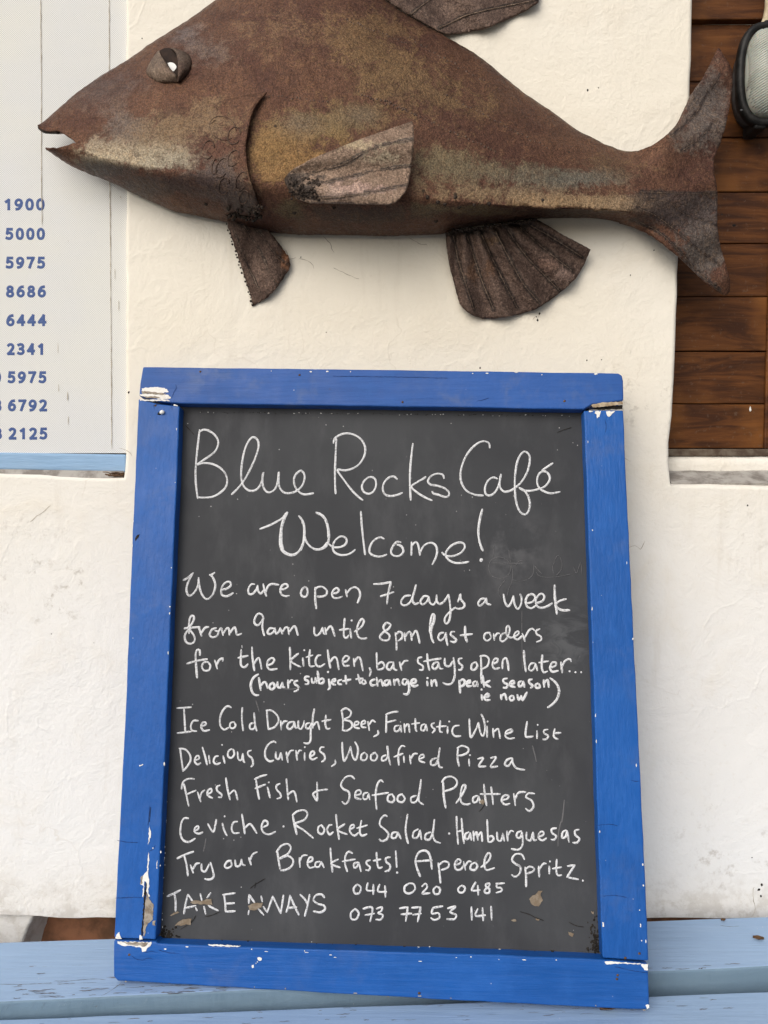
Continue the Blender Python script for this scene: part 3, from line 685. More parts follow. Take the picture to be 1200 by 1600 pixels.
def fish_body():
    bm = bmesh.new(); NU, NL = 26, 12
    xs = []; x = 61.0
    while x < 1005: xs.append(x); x += 3.2 if x < 130 else 7
    xs.append(1005)
    uv = {}
    cols = []
    def put(p, px, py): v = bm.verts.new(p); uv[v] = (px, py); return v
    up = []; lo = []
    for x in xs:
        xt = max(x, 61.5); T = lerp(TOP, x) if x < 90 else sm(TOP, x, 8); R_ = ridge(x); p = sm(PRO, x, 20)
        A = on_y(x, T, FY); Rr = on_y(x, R_, FY - p); col = []
        wob = 0.0009
        A = on_y(x, T, FY - p * .35 * max(0, min(1, (230 - x) / 150)) ** 1.5)
        for i in range(NU + 1):
            s = i / NU; q = A.lerp(Rr, s); f = prof_u(s)
            q.y = A.y + (Rr.y - A.y) * f
            q += Vector((0, random.uniform(-wob, wob) * .5, random.uniform(-wob, wob) * .4 if i else random.uniform(-.0006, .0006)))
            col.append(put(q, x, T + (R_ - T) * s))
        if x < 100:
            for k in (1, 2): col.append(put(Rr + Vector((0, .014 * k, .004 * k)), x, R_))
        up.append(col)
    for a, b in zip(up, up[1:]):
        for i in range(min(len(a), len(b)) - 1): bm.faces.new((a[i], a[i + 1], b[i + 1], b[i]))
    for x in [q for q in xs if q >= 73]:
        B = lerp(BOT, x) if x < 120 else sm(BOT, x, 8); R_ = ridge(x, True); p = sm(PRO, x, 20)
        Rr = on_y(x, R_, FY - p); D = on_y(x, B, FY if x > 150 else FY - p * .5 * (150 - x) / 77); col = []
        for i in range(NL + 1):
            s = i / NL; q = Rr.lerp(D, s); q.y = D.y + (Rr.y - D.y) * prof_l(s)
            if 0 < i: q += Vector((0, random.uniform(-.0005, .0005), random.uniform(-.0005, .0005)))
            col.append(put(q, x, R_ + (B - R_) * s))
        lo.append(col)
    for a, b in zip(lo, lo[1:]):
        for i in range(NL): bm.faces.new((a[i], a[i + 1], b[i + 1], b[i]))
    ups = {round(x, 2): c[NU] for x, c in zip(xs, up)}
    for x, c in zip([q for q in xs if q >= 73], lo):
        if x >= 118: bmesh.ops.pointmerge(bm, verts=[ups[round(x, 2)], c[0]], merge_co=c[0].co)
    bm.verts.ensure_lookup_table()
    for v in bm.verts:
        if v not in uv or not v.is_valid: uv[v] = (0, 0)
    data = [patina_shade(*uv[v]) for v in bm.verts]
    bmesh.ops.recalc_face_normals(bm, faces=bm.faces[:]); bm.normal_update()
    if sum(f.normal.y * f.calc_area() for f in bm.faces) > 0: bmesh.ops.reverse_faces(bm, faces=bm.faces[:])
    o = obj('body', bm, M['rust_body'], fish, True)
    set_patina_shade(o, data)
    solid(o, 0.002, -1)
    return o
BODY = fish_body()
from mathutils.bvhtree import BVHTree
_off = fish.location
BVH = BVHTree.FromPolygons([v.co + _off for v in BODY.data.vertices], [p.vertices[:] for p in BODY.data.polygons])
body_formula = body_y
def body_y(px, py):                       # depth of the finished body surface along the ray through this point of the photograph
    h = BVH.ray_cast(Vector((0, 0, 0)), ray(px, py).normalized())
    return h[0].y if h[0] is not None and h[0].y < WALL_Y else body_formula(px, py)
def seg_d(p, a, b):
    dx, dy = b[0] - a[0], b[1] - a[1]; L = dx * dx + dy * dy
    u = max(0, min(1, ((p[0] - a[0]) * dx + (p[1] - a[1]) * dy) / L)) if L else 0
    return math.hypot(p[0] - a[0] - u * dx, p[1] - a[1] - u * dy)
FINS = []
def px_of(co): d = co.dot(FWD); return (CX + FPX * co.x / d, CY - FPX * co.dot(UP) / d)
def fin(name, outline, yf, mat, rays, rr=0.0009, step=4.5, th=0.0022, band=4.5, dark=(0.022, 0.015, 0.012), patches=(), base=None, ragged=0.4, raymat='rust_mid'):
    rng_ = random.Random(3)
    bm = sheet_bm(outline, lambda x, y: on_y(x + random.uniform(-ragged, ragged), y + random.uniform(-ragged, ragged), yf(x, y)), step)
    lines = [catmull(r, 6) for r in rays]; data = []
    for v in bm.verts:
        p = px_of(v.co); c, wgt = base(*p) if base else ((0.1, 0.07, 0.05), 0.0)
        for x, y, rx, ry, pc, ps in patches:
            q = ps * math.exp(-(((p[0] - x) / rx) ** 2 + ((p[1] - y) / ry) ** 2))
            if q > wgt: c, wgt = pc, q
        if lines:
            d = min(seg_d(p, a, b) for l in lines for a, b in zip(l, l[1:]))
            q = 1.15 * math.exp(-(d / band) ** 2)
            if q > wgt * .8: c, wgt = dark, max(q, .0)
        data.append((c, min(1, wgt)))
    o = obj(name, bm, mat, fish, True); set_patina_shade(o, data); solid(o, th, 0)
    for l, r in zip(lines, rays):
        bm = bmesh.new()
        pts = catmull(r, 4); tube(bm, [on_y(x + random.uniform(-.3, .3), y + random.uniform(-.3, .3), yf(x, y) - .0008) for x, y in pts], rr, 6, lambda t: 1.0 - .35 * t, .3)
        obj('ray', bm, M[raymat], o, True)
    return o
def welds(parent, pts, yf, r0=.0022):
    bm = bmesh.new()
    for x, y in pts:
        lump(bm, on_y(x + random.uniform(-1.2, 1.2), y + random.uniform(-1.2, 1.2), yf(x, y) - .001), r0 * random.uniform(.6, 1.3), (1, .7, 1), .2)
    return tag(obj('weld_bead', bm, M['weld'], parent, True), kind='stuff')
Z2 = lambda s: P(s, 400, 0, 2.4)
Z1 = lambda s: P(s, 0, 0, 2.4)
Z3 = lambda s: P(s, 850, 0, 3.2)
def corr(x, y, fx, fy, n, amp):
    return amp * math.sin(n * math.atan2(y - fy, x - fx))
# pectoral fin, lifted off the flank at its free edge
pec = Z2("105,675 130,640 200,600 400,520 560,465 586,455 591,480 592,520 590,570 580,640 572,690 560,720 540,745 520,760 490,768 330,765 200,762 150,745 115,700")
pf = lambda x, y: FY - 0.092 - 0.006 - 0.016 * (x - 444) / 200 - 0.004 * math.sin((y - 281 - (x - 444) * .05) / (12 + (x - 444) * .10) * 2.2)
FPEC = fin('pectoral_fin', pec, pf, M['rust_pale'], [Z2("170,668 240,640 330,615 400,575 460,548 520,535 585,525"), Z2("200,695 300,678 400,652 500,632 590,620"), Z2("190,742 280,742 350,735 450,718 560,693")], .0009, band=3.6, dark=(0.05, 0.038, 0.032), patches=[(456, 284, 20, 20, (0.03, 0.022, 0.018), 1.2), (475, 300, 22, 12, (0.04, 0.03, 0.025), 1.0), (500, 276, 14, 6, (0.05, 0.037, 0.03), .8), (560, 228, 60, 10, (0.36, 0.29, 0.19), .8), (560, 295, 60, 12, (0.31, 0.215, 0.18), .8), (530, 300, 50, 14, (0.34, 0.25, 0.21), .7), (600, 245, 40, 14, (0.24, 0.20, 0.14), .7)])
welds(FPEC, [(450 + random.random() * 50 ** .5 * 7, 278 + random.random() * 34) for _ in range(70)], pf, .0026)
# pelvic fin
pel = Z1("850,800 855,850 872,900 890,950 905,1000 920,1050 935,1100 948,1147 1000,1120 1035,1085 1060,1050 1080,1015 1090,990 1080,960 1055,925 1030,890 1000,855 960,815 910,790")
vf = lambda x, y: FY - .007 + .016 * (y - 333) / 140 - .003 * math.sin((x - 354) / 9.0)
FPEL = fin('pelvic_fin', pel, vf, M['rust_fin'], [Z1("868,830 890,900 925,985 955,1050 985,1120"), Z1("905,830 950,900 985,960 1020,1040 1045,1070"), Z1("935,830 985,890 1040,960 1078,985")], .0007, band=2.2, patches=[(446, 402, 10, 30, (0.15, 0.065, 0.03), .9), (410, 352, 20, 14, (0.03, 0.022, 0.018), .9), (380, 345, 20, 10, (0.03, 0.022, 0.018), .9)], ragged=.9)
welds(FPEL, [(352 + 54 * k / 16 + random.uniform(-1, 1), 333 + 6 * (k / 16) + random.uniform(-3, 8)) for k in range(17) for _ in (0, 1)], lambda x, y: body_y(x, 338) - .002, .003)
welds(FPEL, [(355 + 40 * k / 24 + random.uniform(-1.5, .8), 350 + 125 * k / 24 + random.uniform(-2, 2)) for k in range(25)], vf, .0016)
# anal fin
ana = Z2("712,868 715,930 725,990 740,1050 752,1100 765,1140 790,1170 820,1186 850,1195 890,1196 920,1192 985,1180 1050,1160 1100,1128 1150,1090 1200,1045") + P("912,415 923,390 905,380 881,368 858,354 838,343 790,349 740,357")
af = lambda x, y: FY - .006 + .011 * max(0, (y - 360)) / 130 - .0045 * math.sin(math.atan2(x - 720, y - 290) * 24)
FANA = fin('anal_fin', ana, af, M['rust_fin'], [Z2("738,880 755,960 785,1060 818,1165"), Z2("790,885 815,960 850,1060 892,1160"), Z2("845,880 885,970 935,1070 982,1158"), Z2("898,870 945,960 1000,1060 1062,1135"), Z2("945,862 1005,950 1080,1030 1140,1092"), Z2("990,852 1070,925 1190,1020"), Z2("1030,845 1110,890 1225,965")], .0010, band=4.2, patches=[(855, 414, 26, 14, (0.17, 0.105, 0.08), .9), (885, 428, 22, 16, (0.17, 0.115, 0.095), .9), (738, 425, 12, 22, (0.12, 0.066, 0.04), .9), (765, 418, 10, 24, (0.12, 0.066, 0.04), .9), (765, 375, 12, 10, (0.12, 0.07, 0.035), .8), (745, 362, 40, 6, (0.02, 0.015, 0.012), 1.0), (805, 352, 40, 6, (0.02, 0.015, 0.012), 1.0)])
welds(FANA, [(697 + 140 * k / 34, 364 - 21 * k / 34 + random.uniform(-1.5, 1.5)) for k in range(35)], lambda x, y: body_y(x, lerp(BOT, x) - 4) - .004, .0026)
# dorsal fin, running on above the picture
dor = P("420,-44 400,-90 440,-130 520,-160 620,-160 720,-120 800,-60 845,-14 841,4 825,15 805,25 787,33 754,46 721,52 700,54 687,50 637,23 606,3 580,-20 540,-48 480,-60")
df = lambda x, y: FY + .006 - .004 * math.sin((x - y) / 16.0)
FDOR = fin('dorsal_fin', dor, df, M['rust_fin'], [P("642,23 655,12 671,0 700,-30 740,-80"), P("687,44 710,33 733,23 780,12 838,0"), P("600,-2 630,-50 660,-110"), P("540,-48 560,-100 575,-140"), P("480,-60 480,-100 470,-130")], .0016, band=3.5)
# tail fin
tail = P("968,237 985,238") + Z3("470,757 550,725 585,700 620,670 655,632 680,590 705,535 730,480 765,430 800,380 835,310 870,240 878,246 905,290 925,318 937,345 941,400 938,460 930,520 918,580 905,640 880,715 850,790 848,830 850,870 860,920 865,960 865,1040 865,1130 872,1190 885,1250 910,1330 930,1400 930,1440 922,1466 905,1478 890,1474 820,1425 770,1380 720,1330 680,1292 640,1260 595,1222 550,1190 500,1160 450,1137") + P("985,353 968,348")
def tf(x, y):
    k = max(0, min(1, (x - 985) / 140)); kk = max(0, min(1, (x - 975) / 70)); kk = kk * kk * (3 - 2 * kk)
    flat = FY - .039 * (1 - .45 * k) * max(0, 1 - (abs(y - 300) / 190) ** 1.3) - .006 - .004 * math.sin((y + x * .5) / 13.0) * k
    return (body_y(min(x, 1000), y) + .0030 - .0042 * max(0, min(1, (x - 968) / 24))) * (1 - kk) + flat * kk
FTAIL = fin('tail_fin', tail, tf, M['rust_body'], [Z3("640,680 740,590 800,500 880,370"), Z3("690,755 780,690 860,600"), Z3("490,995 620,1010 700,1070 860,1125"), Z3("450,1035 560,1080 680,1170 790,1260 870,1320"), Z3("430,1090 560,1150 680,1260 780,1370 880,1450"), Z3("480,960 560,962 700,968 862,970")], .0006, band=3.2, dark=(0.028, 0.02, 0.018), base=patina_shade)
# gill cover
gil = Z1("1000,345 975,372 955,400 942,430 930,480 920,540 921,580 925,620 933,660 945,700 960,750 975,790 983,815 950,812 900,806 850,798 800,770 745,720 715,660 705,600 712,520 735,440 775,395 850,372 930,354")
GREAR = [(144, 417), (162, 400), (187, 390), (225, 383), (258, 385), (292, 394), (329, 406), (346, 411)]
GREAR = [(b, a) for b, a in GREAR]
def gf(x, y):
    xe = lerp(GREAR, y)                       # rear edge at this height
    k = max(0, min(1, 1 - (xe - x) / 85)); top = max(0, min(1, (y - 146) / 40))
    return body_y(x, y) + .0016 - .0150 * k ** 2.0 * (.6 + .4 * top)
def gill_sheet():
    bm = sheet_bm(gil, lambda x, y: on_y(x, y, gf(x, y)), 6)
    data = []
    for v in bm.verts:
        y_ = v.co.y; d = (v.co.dot(FWD), v.co.x, v.co.dot(UP)); data.append(patina_shade(CX + FPX * d[1] / d[0], CY - FPX * d[2] / d[0]))
    o = obj('gill_cover', bm, M['rust_body'], fish, True); set_patina_shade(o, data); solid(o, .0022, -1)
    return o
GIL = gill_sheet()
bm = bmesh.new()
for cx_, cy_, rx, ry, an in ((325, 234, 9, 15, .3), (347, 262, 9, 16, .4), (336, 260, 5, 12, .2), (365, 247, 8, 13, .4), (350, 291, 8, 14, .2), (377, 283, 8, 15, .3), (381, 308, 7, 11, .3), (308, 270, 6, 10, .4), (315, 175, 26, 20, .2), (348, 200, 22, 18, .5), (366, 212, 10, 14, .3)):
    pts = []
    for k in range(15):
        a = k / 14 * math.pi * 1.75 + .4; dx = rx * math.cos(a); dy = ry * math.sin(a)
        x = cx_ + dx * math.cos(an) - dy * math.sin(an); y = cy_ + dx * math.sin(an) + dy * math.cos(an)
        pts.append(on_y(x, y, gf(x, y) - .0004))
    tube(bm, pts, .0008 if rx < 15 else .0005, 5)
tag(obj('scale_bead', bm, M['rust_gill'], GIL, True), kind='stuff')
welds(GIL, [(355 + 55 * random.random(), 322 + 18 * random.random()) for _ in range(24)], lambda x, y: gf(x, y) - .002, .003)
# rivets and weld dots on the flank
for x, y in [(741, 319), (764, 318), (848, 313), (460, 332), (681, 345), (522, 324), (322, 318), (711, 308), (684, 315), (668, 308), (695, 318), (718, 323)]:
    bm = bmesh.new(); lump(bm, on_y(x, y, body_y(x, y)), .0036 if x < 800 else .003, (1, .3, 1), .15); obj('rivet', bm, M['weld'], fish, True)
bm = bmesh.new()
for a, b, n in (((540, 30), (640, 70), 22), ((560, 145), (640, 175), 16), ((600, 155), (650, 180), 12), ((640, 60), (760, 130), 22), ((420, 150), (520, 160), 14), ((700, 150), (860, 235), 26), ((650, 180), (780, 240), 22)):
    for k in range(n):
        x = a[0] + (b[0] - a[0]) * k / n + random.uniform(-2, 2); y = a[1] + (b[1] - a[1]) * k / n + random.uniform(-2, 2)
        lump(bm, on_y(x, y, body_y(x, y)), random.uniform(.0012, .0024), (1, .35, 1), .2)
tag(obj('weld_dot', bm, M['rust_gill'], fish, True), kind='stuff')
bm = bmesh.new()
tube(bm, [on_y(x, y, FY - sm(PRO, x, 20) + .004) for x, y in catmull(P("62,199 66,203 72,205 80,206 92,206"), 3)], .0034, 8)
obj('lip_rim', bm, M['weld'], fish, True)
# eye: a short collar of bent sheet round a hollow, an eyelid strip folded over its left half, white at the bottom of the hollow
ex, ey = 268, 100
def ep(x, y, d): return on_y(x, y, body_y(x, y) - d)
n = 26
def band(name, inner, outer, parent, mat, m=4):
    """inner/outer: lists of (px, py, height above the cheek); a curved strip between the two edges"""
    bm = bmesh.new(); rows = []
    for j in range(m + 1):
        f = j / m; rows.append([bm.verts.new(ep(a[0] + (b[0] - a[0]) * f, a[1] + (b[1] - a[1]) * f, a[2] + (b[2] - a[2]) * math.sin(f * math.pi / 2))) for a, b in zip(outer, inner)])
    for a, b in zip(rows, rows[1:]):
        for k in range(len(a) - 1): bm.faces.new((a[k], a[k + 1], b[k + 1], b[k]))
    o = obj(name, bm, mat, parent, True); solid(o, .0016, 0); return o
def smooth_edge(s_, h0, h1, hb):
    c = catmull(s_, 2.0); c = [c[int(k * (len(c) - 1) / n)] for k in range(n + 1)]
    return [(x, y, h0 + (h1 - h0) * k / n + hb * math.sin(math.pi * k / n)) for k, (x, y) in enumerate(c)]
eye = band('eye', smooth_edge(P("268,76 274.7,82.7 277.6,94.3 278.3,108 277.8,121 277,128"), .006, .006, .014), smooth_edge(P("266.5,74.5 281.7,78.6 293.3,83.8 300,94 299,108 290,120 279,129"), -.002, -.002, 0), fish, M['rust_gill'])
band('eyelid', smooth_edge(P("249,79.2 251.3,86.2 258.3,96.7 263,103.7 270,111.3 276.4,120 277,128"), .003, .004, .016), smooth_edge(P("246.7,80.3 235,96.7 228,114 238.5,125 252.5,130.8 265,130.5 277,128.5"), -.002, -.002, 0), eye, M['rust_mid'])
bm = bmesh.new()
vs = [bm.verts.new(ep(x, y, .0022)) for x, y in catmull(P("249,80 254,76 260.7,74.7 268,76 275,83 278,95 278,110 276,119 269,112 258,98 249,80"), 3)[:-1]]
bm.faces.new(vs); obj('socket', bm, M['hollow'], eye)
bm = bmesh.new()
vs = [bm.verts.new(ep(x, y, .0032)) for x, y in catmull(P("261.8,98.6 266.5,97.3 272.3,99.2 275.8,104.3 273.5,109 270,111.5 264.2,104 261.8,98.6"), 1.5)[:-1]]
bm.faces.new(vs); obj('pupil', bm, M['white'], eye)

# ------------------------------------------------------------------ chalkboard
def cw(v): return RIGHT * v[0] - UP * v[1] + FWD * v[2]
BA = cw((0.75891564, 0.01783281, -0.03645601)); BB = cw((0.0017555, -0.90764649, 0.12615794)); BT = cw((-0.38943377, 0.67483441, 1.10661795))
EU = BA.normalized(); EN = EU.cross(BB).normalized()            # EN points out of the board
if EN.y > 0: EN = -EN
EV = EN.cross(EU).normalized()
if EV.z < 0: EV = -EV
BACK = -EN
DEPTH, RECESS = 0.036, 0.021
def fr(px, py, lift=0.0): return on_plane(px, py, BT + EN * lift, EN)
def pn(px, py, lift=0.0): return on_plane(px, py, BT - EN * (RECESS - lift), EN)
SM1 = pn(888, 995); SM2 = pn(790, 860)
M['slate'] = mat_slate()
M['chalk'] = mat_chalk('white_chalk_pen', (0.70, 0.71, 0.73), (0.16, 0.16, 0.17), 0.75)
M['chalk_dry'] = mat_chalk('dry_white_chalk', (0.66, 0.67, 0.68), (0.13, 0.13, 0.135), 0.8)
M['ghost'] = mat_chalk('wiped_chalk', (0.15, 0.15, 0.155), (0.085, 0.085, 0.088), 1.0)
board = empty('chalkboard', BT, 'chalkboard in a chipped cobalt blue wooden frame, propped on the bench against the wall', 'chalkboard')
def rail(pts, mat, jit=.0004):
    bm = bmesh.new()
    loop = resample(pts, 26)
    prism(bm, [fr(x, y) + EU * random.uniform(-jit, jit) + EV * random.uniform(-jit, jit) for x, y in loop], BACK * DEPTH)
    o = obj('frame_rail', bm, mat, board); bevel(o, .0022, 3, 40)
    return o
r_top = rail(P("223,573 500,576.5 760,580 966,583 972,586 974,595 974.5,626 926,631.5 912,639.5 600,635 281,630.5 250,628 217,619 219,600"), M['blue_top'])
r_left = rail(P("216.3,622.5 248,631.5 280.5,634.5 276,760 268,940 259,1150 250,1340 243,1468 178,1466 186,1300 195,1130 201,980 207,830 212,720"), M['blue'])
r_right = rail(P("912.5,641.5 940,641 974,641 978,730 984,860 992,1030 1000,1190 1008,1360 1014,1502 976,1499.5 941.5,1497 936,1350 929,1120 921,880"), M['blue'])
r_bot = rail(P("177.5,1469 243,1471.5 247,1474.5 420,1481 600,1487 800,1493.5 941,1499.5 1012.5,1506 1014,1540 1014.5,1572 1009,1578 880,1572 700,1563 500,1551.5 300,1539.5 184,1533 177.5,1526"), M['blue_h'])
bm = bmesh.new()
prism(bm, [pn(*p) for p in ((268, 618), (920, 626), (955, 1510), (232, 1483))], BACK * .006)
panel = obj('slate_panel', bm, M['slate'], board)
# chips in the paint: thin flakes with a soft irregular outline
def flakes(name, polys, mat, parent, fun, lift=.0006, jit=.7, th=.0005):
    for pl in polys:
        bm = bmesh.new()
        b = [(x + random.uniform(-jit, jit), y + random.uniform(-jit, jit)) for x, y in resample(pl, 2.6)]
        prism(bm, [fun(x, y, lift) for x, y in b], BACK * th)
        bmesh.ops.triangulate(bm, faces=[f for f in bm.faces if len(f.verts) > 4])
        obj(name, bm, mat, parent)
ZA = lambda s: P(s, 200, 560, 2.857)
ZB = lambda s: P(s, 600, 560, 2.857)
ZC = lambda s: P(s, 160, 1180, 4.207)
ZD = lambda s: P(s, 800, 1400, 3)
ZE = lambda s: P(s, 0, 1400, 3)
flakes('paint_chip', [ZA("62,133 120,126 175,135 182,150 150,156 100,151 62,146"), ZB("940,66 955,66 955,72 940,72"), ZB("580,62 600,62 590,66"), ZA("52,160 90,157 140,160 180,162 192,178 150,184 100,172 54,168")], M['peel'], r_top, fr, .0006, .9)
flakes('bare_wood', [ZA("60,146 110,150 170,156 150,163 100,158 60,157"), ZA("70,170 110,168 150,174 120,180 75,174")], M['bare'], r_top, fr, .0009, .8)
flakes('bare_wood', [ZB("925,208 960,198 1064,193 1066,204 1010,212 960,218 928,219")], M['tanwood'], r_top, fr)
flakes('paint_chip', [ZA("52,183 120,183 180,184 186,190 120,190 54,188"), ZA("202,204 224,210 222,214 206,212"), ZC("310,462 317,500 318,530 309,560 301,590 304,525")
    , ZC("303,640 307,690 300,760 294,760 297,700"), ZC("270,785 300,760 308,850 300,900 312,930 300,930 288,890 285,830 278,830 270,930 264,925 270,860 250,850 260,800"), ZC("356,700 362,690 360,745 354,745"),
    ZC("85,1205 100,1170 112,1160 120,1200 130,1210"), ZC("245,1180 258,1190 262,1212 245,1212"), ZC("330,610 337,612 334,622"), ZC("240,66 262,60 268,64 246,74")], M['peel'], r_left, fr)
flakes('bare_wood', [ZC("292,905 305,935 318,960 335,985 333,1040 330,1080 300,1110 285,1140 276,1190 268,1190 272,1060 282,960"), ZC("330,1090 348,1085 346,1118 328,1118"), ZC("252,800 266,790 262,850 250,850")], M['bare'], r_left, fr, .0008)
flakes('split', [ZC("284,832 292,850 280,960 272,1060 262,1185 254,1190 262,1090 268,1000 276,900")], M['gap'], r_left, fr, .0011)
flakes('split', [ZC("316,340 318,344 309,440 306,438")], M['gap'], r_left, fr, .0008, .2)
flakes('scuff', [ZA("30,805 42,788 52,786 46,800 34,815")], M['gap'], r_left, fr, .0006, .4)
flakes('paint_chip', [ZC("100,1224 150,1226 230,1228 325,1230 318,1252 297,1262 285,1290 258,1290 256,1266 190,1254 130,1254 102,1236"), ZE("975,228 1050,229 1130,235 1120,240 1050,237 980,233"), ZE("1180,325 1192,322 1190,335 1182,338"), ZD("628,512 642,509 643,522 632,532")], M['peel'], r_bot, fr)
flakes('bare_wood', [ZC("130,1229 300,1232 292,1250 270,1262 250,1252 180,1248")], M['bare'], r_bot, fr, .0011)
flakes('paint_chip', [ZD("432,309 470,305 520,311 604,317 604,321 520,317 462,320 442,320"), ZD("607,319 637,321 637,350 620,346 607,328")], M['peel'], r_bot, fr)
flakes('paint_chip', [ZB("942,236 968,235 962,262 950,266 948,250 940,246"), ZB("990,236 1030,236 1006,261 996,256"), ZD("424,122 431,124 431,146 425,146"), ZB("915,234 935,234 930,239 915,240")], M['peel'], r_right, fr)
flakes('dark_gap', [ZB("930,221 990,214 1064,207 1066,226 1000,228 935,229")], M['gap'], r_top, lambda x, y, l: fr(x, y, -.004), 0)
def rail_cracks(par, lines):
    bm = bmesh.new()
    for s_ in lines: ribbon(bm, [fr(x + random.uniform(-.3, .3), y + random.uniform(-.4, .4)) for x, y in catmull(P(s_), 3)], .0009, EN, .0004)
    tag(obj('paint_crack', bm, M['navy'], par), kind='stuff')
rail_cracks(r_left, ("183,1313 195,1315 206,1316 216,1317", "179,1403 192,1403 205,1402 222,1402", "234,1258 233,1275 231,1290", "233,1330 240,1326 243,1320", "243,640 240,634 250,630", "270,640 268,633 272,628"))
rail_cracks(r_bot, ("205,1493 212,1498 222,1500 232,1497 240,1499", "220,1482 228,1488 236,1486 246,1488", "960,1510 985,1516 1005,1519 1013,1519", "248,1484 262,1488 280,1490"))
rail_cracks(r_top, ("268,622 272,612 276,606 274,600", "745,627 755,625 764,622", "520,588 620,589 700,591"))
rail_cracks(r_right, ("945,655 947,665 946,676", "942,1400 960,1399 980,1402", "1000,1220 995,1221 985,1219", "930,1290 950,1288 965,1290"))
# small knocks scattered along the arrises of the frame
def knocks(parent, a, b, n, spread, w=1.0):
    pl = []
    for k in range(n):
        f = random.random(); x = a[0] + (b[0] - a[0]) * f; y = a[1] + (b[1] - a[1]) * f; L = math.hypot(b[0] - a[0], b[1] - a[1]); ux, uy = (b[0] - a[0]) / L, (b[1] - a[1]) / L
        o_ = random.uniform(0, 1) ** 3 * spread; x -= uy * o_; y += ux * o_; ln = random.uniform(.6, 3.2) * w; wd = random.uniform(.4, 1.1)
        pl.append([(x + ux * ln * math.cos(q) - uy * wd * math.sin(q), y + uy * ln * math.cos(q) + ux * wd * math.sin(q)) for q in (0, .8, 1.7, 2.6, 3.5, 4.4, 5.4)])
    return pl
for par, a, b, n, sp, mt in ((r_top, (224, 576.5), (970, 585.5), 7, 4, 'peel'), (r_left, (276.5, 650), (247, 1440), 9, -6, 'peel'), (r_left, (210, 800), (180.5, 1440), 5, 8, 'peel'), (r_right, (916, 670), (942, 1480), 6, -5, 'peel'), (r_right, (1011.5, 1490), (978, 760), 6, -6, 'peel'),
                             (r_bot, (250, 1478), (935, 1502), 14, 10, 'peel'), (r_bot, (1008, 1575), (190, 1531), 10, -5, 'bare'), (r_right, (1003, 1478), (998, 1400), 4, 0, 'peel')):
    flakes('paint_chip', knocks(par, a, b, n, sp), M[mt], par, fr, .0006, .15)
# nail heads
def heads(parent, pts, mat, r=.0022):
    for x, y in pts:
        bm = bmesh.new(); lump(bm, fr(x, y), r, (1, .35, 1), .12); obj('nail_head', bm, mat, parent, True)
heads(r_top, [(313, 581), (468, 586), (629, 628.5), (882, 627)], M['leaf'])
heads(r_left, [(243, 634)], M['leaf'])
flakes('splash', [P('402,1497 405,1495.5 409,1497 409,1500 406,1501.5 403,1500'), P('401,1503 402.5,1502 403,1504'), P('399,1505 400.5,1504.5 400.5,1506')], M['peel'], r_bot, fr, .0007, .2)
heads(r_bot, [(965, 1524), (202, 1492), (655, 1552), (964, 1530)], M['leaf'])
heads(r_right, [(977, 1497), (999, 1490)], M['leaf'])
bm = bmesh.new(); lump(bm, fr(253, 644, .002), .0042, (1.1, .8, .9), .15); obj('filler_plug', bm, M['white'], r_left, True)
bm = bmesh.new(); lump(bm, fr(249.5, 646, .0003), .0042, (1, .25, .8), .25); obj('plug_shade', bm, M['gap'], r_left, True)  # dark flat lump standing for the shade beside the white plug
# bare patches and grit on the panel
ZM = lambda s: P(s, 250, 1310, 4)
ZN = lambda s: P(s, 530, 1310, 3)
ZL = lambda s: P(s, 550, 1200, 3.243)
flakes('bare_patch', [ZM("190,400 212,390 232,388 260,392 290,380 322,378 326,412 300,416 270,412 230,410 205,408"), ZM("550,422 572,410 592,404 620,404 642,402 632,430 610,440 590,452 560,448"), ZM("92,545 118,520 140,506 195,502 192,540 165,538 130,545"), ZM("62,482 85,466 110,458 120,464 95,474 70,484"),
    ZN("890,285 905,268 920,265 935,248 952,247 942,266 955,288 935,320 905,312"), ZN("805,382 826,379 832,388 815,391"), ZN("922,376 938,378 934,387 922,383"), ZN("1180,342 1194,345 1190,355"), ZL("645,170 660,158 672,170 664,188"), P("888,1456 897,1459 895,1464 889,1461")], M['brownpatch'], panel, lambda x, y, l: pn(x, y, l), .0014, .6, .0006)
bm = bmesh.new()
for s in ("391,1388 398,1382 405,1378 415,1372", "400,1378 398,1388", "320,1432 330,1430 340,1426 345,1424", "282,1452 300,1440 306,1430", "748,1268 754,1262 758,1254", "812,1424 826,1428 838,1434 850,1438", "888,1440 900,1446 912,1448", "290,665 296,671 304,680", "870,676 880,672 893,668"):
    ribbon(bm, [pn(x, y) for x, y in catmull(P(s), 3)], .0012, EN, .0012)
tag(obj('crack', bm, M['gap'], panel), kind='stuff')
bm = bmesh.new(); bm2 = bmesh.new()
for k in range(230):
    f = random.random(); x = 250 + (938 - 250) * f; y = 1471 + (1494 - 1471) * f - abs(random.gauss(0, 2.2))
    lump(bm2 if random.random() < .22 else bm, pn(x, y, .001), random.uniform(.0006, .002), (1.3, 1, .8), .3)
for k in range(110):
    s = random.random(); x = 936 - abs(random.gauss(0, 7)) ; y = 1488 - abs(random.gauss(0, 26)); lump(bm, pn(x, y, .0005), random.uniform(.0006, .0019), (1, .6, 1.2), .3)
for k in range(70):
    x = 252 + abs(random.gauss(0, 10)); y = 1468 - abs(random.gauss(0, 9)); lump(bm, pn(x, y, .0005), random.uniform(.0006, .0019), (1.2, .6, 1), .3)
for k in range(120):
    f = random.random(); x = 284 + (905 - 284) * f; y = 643 + 6 * f + abs(random.gauss(0, 1)); lump(bm2 if random.random() < .3 else bm, pn(x, y, .0003), random.uniform(.0004, .0010), (1.6, .6, .6), .3)
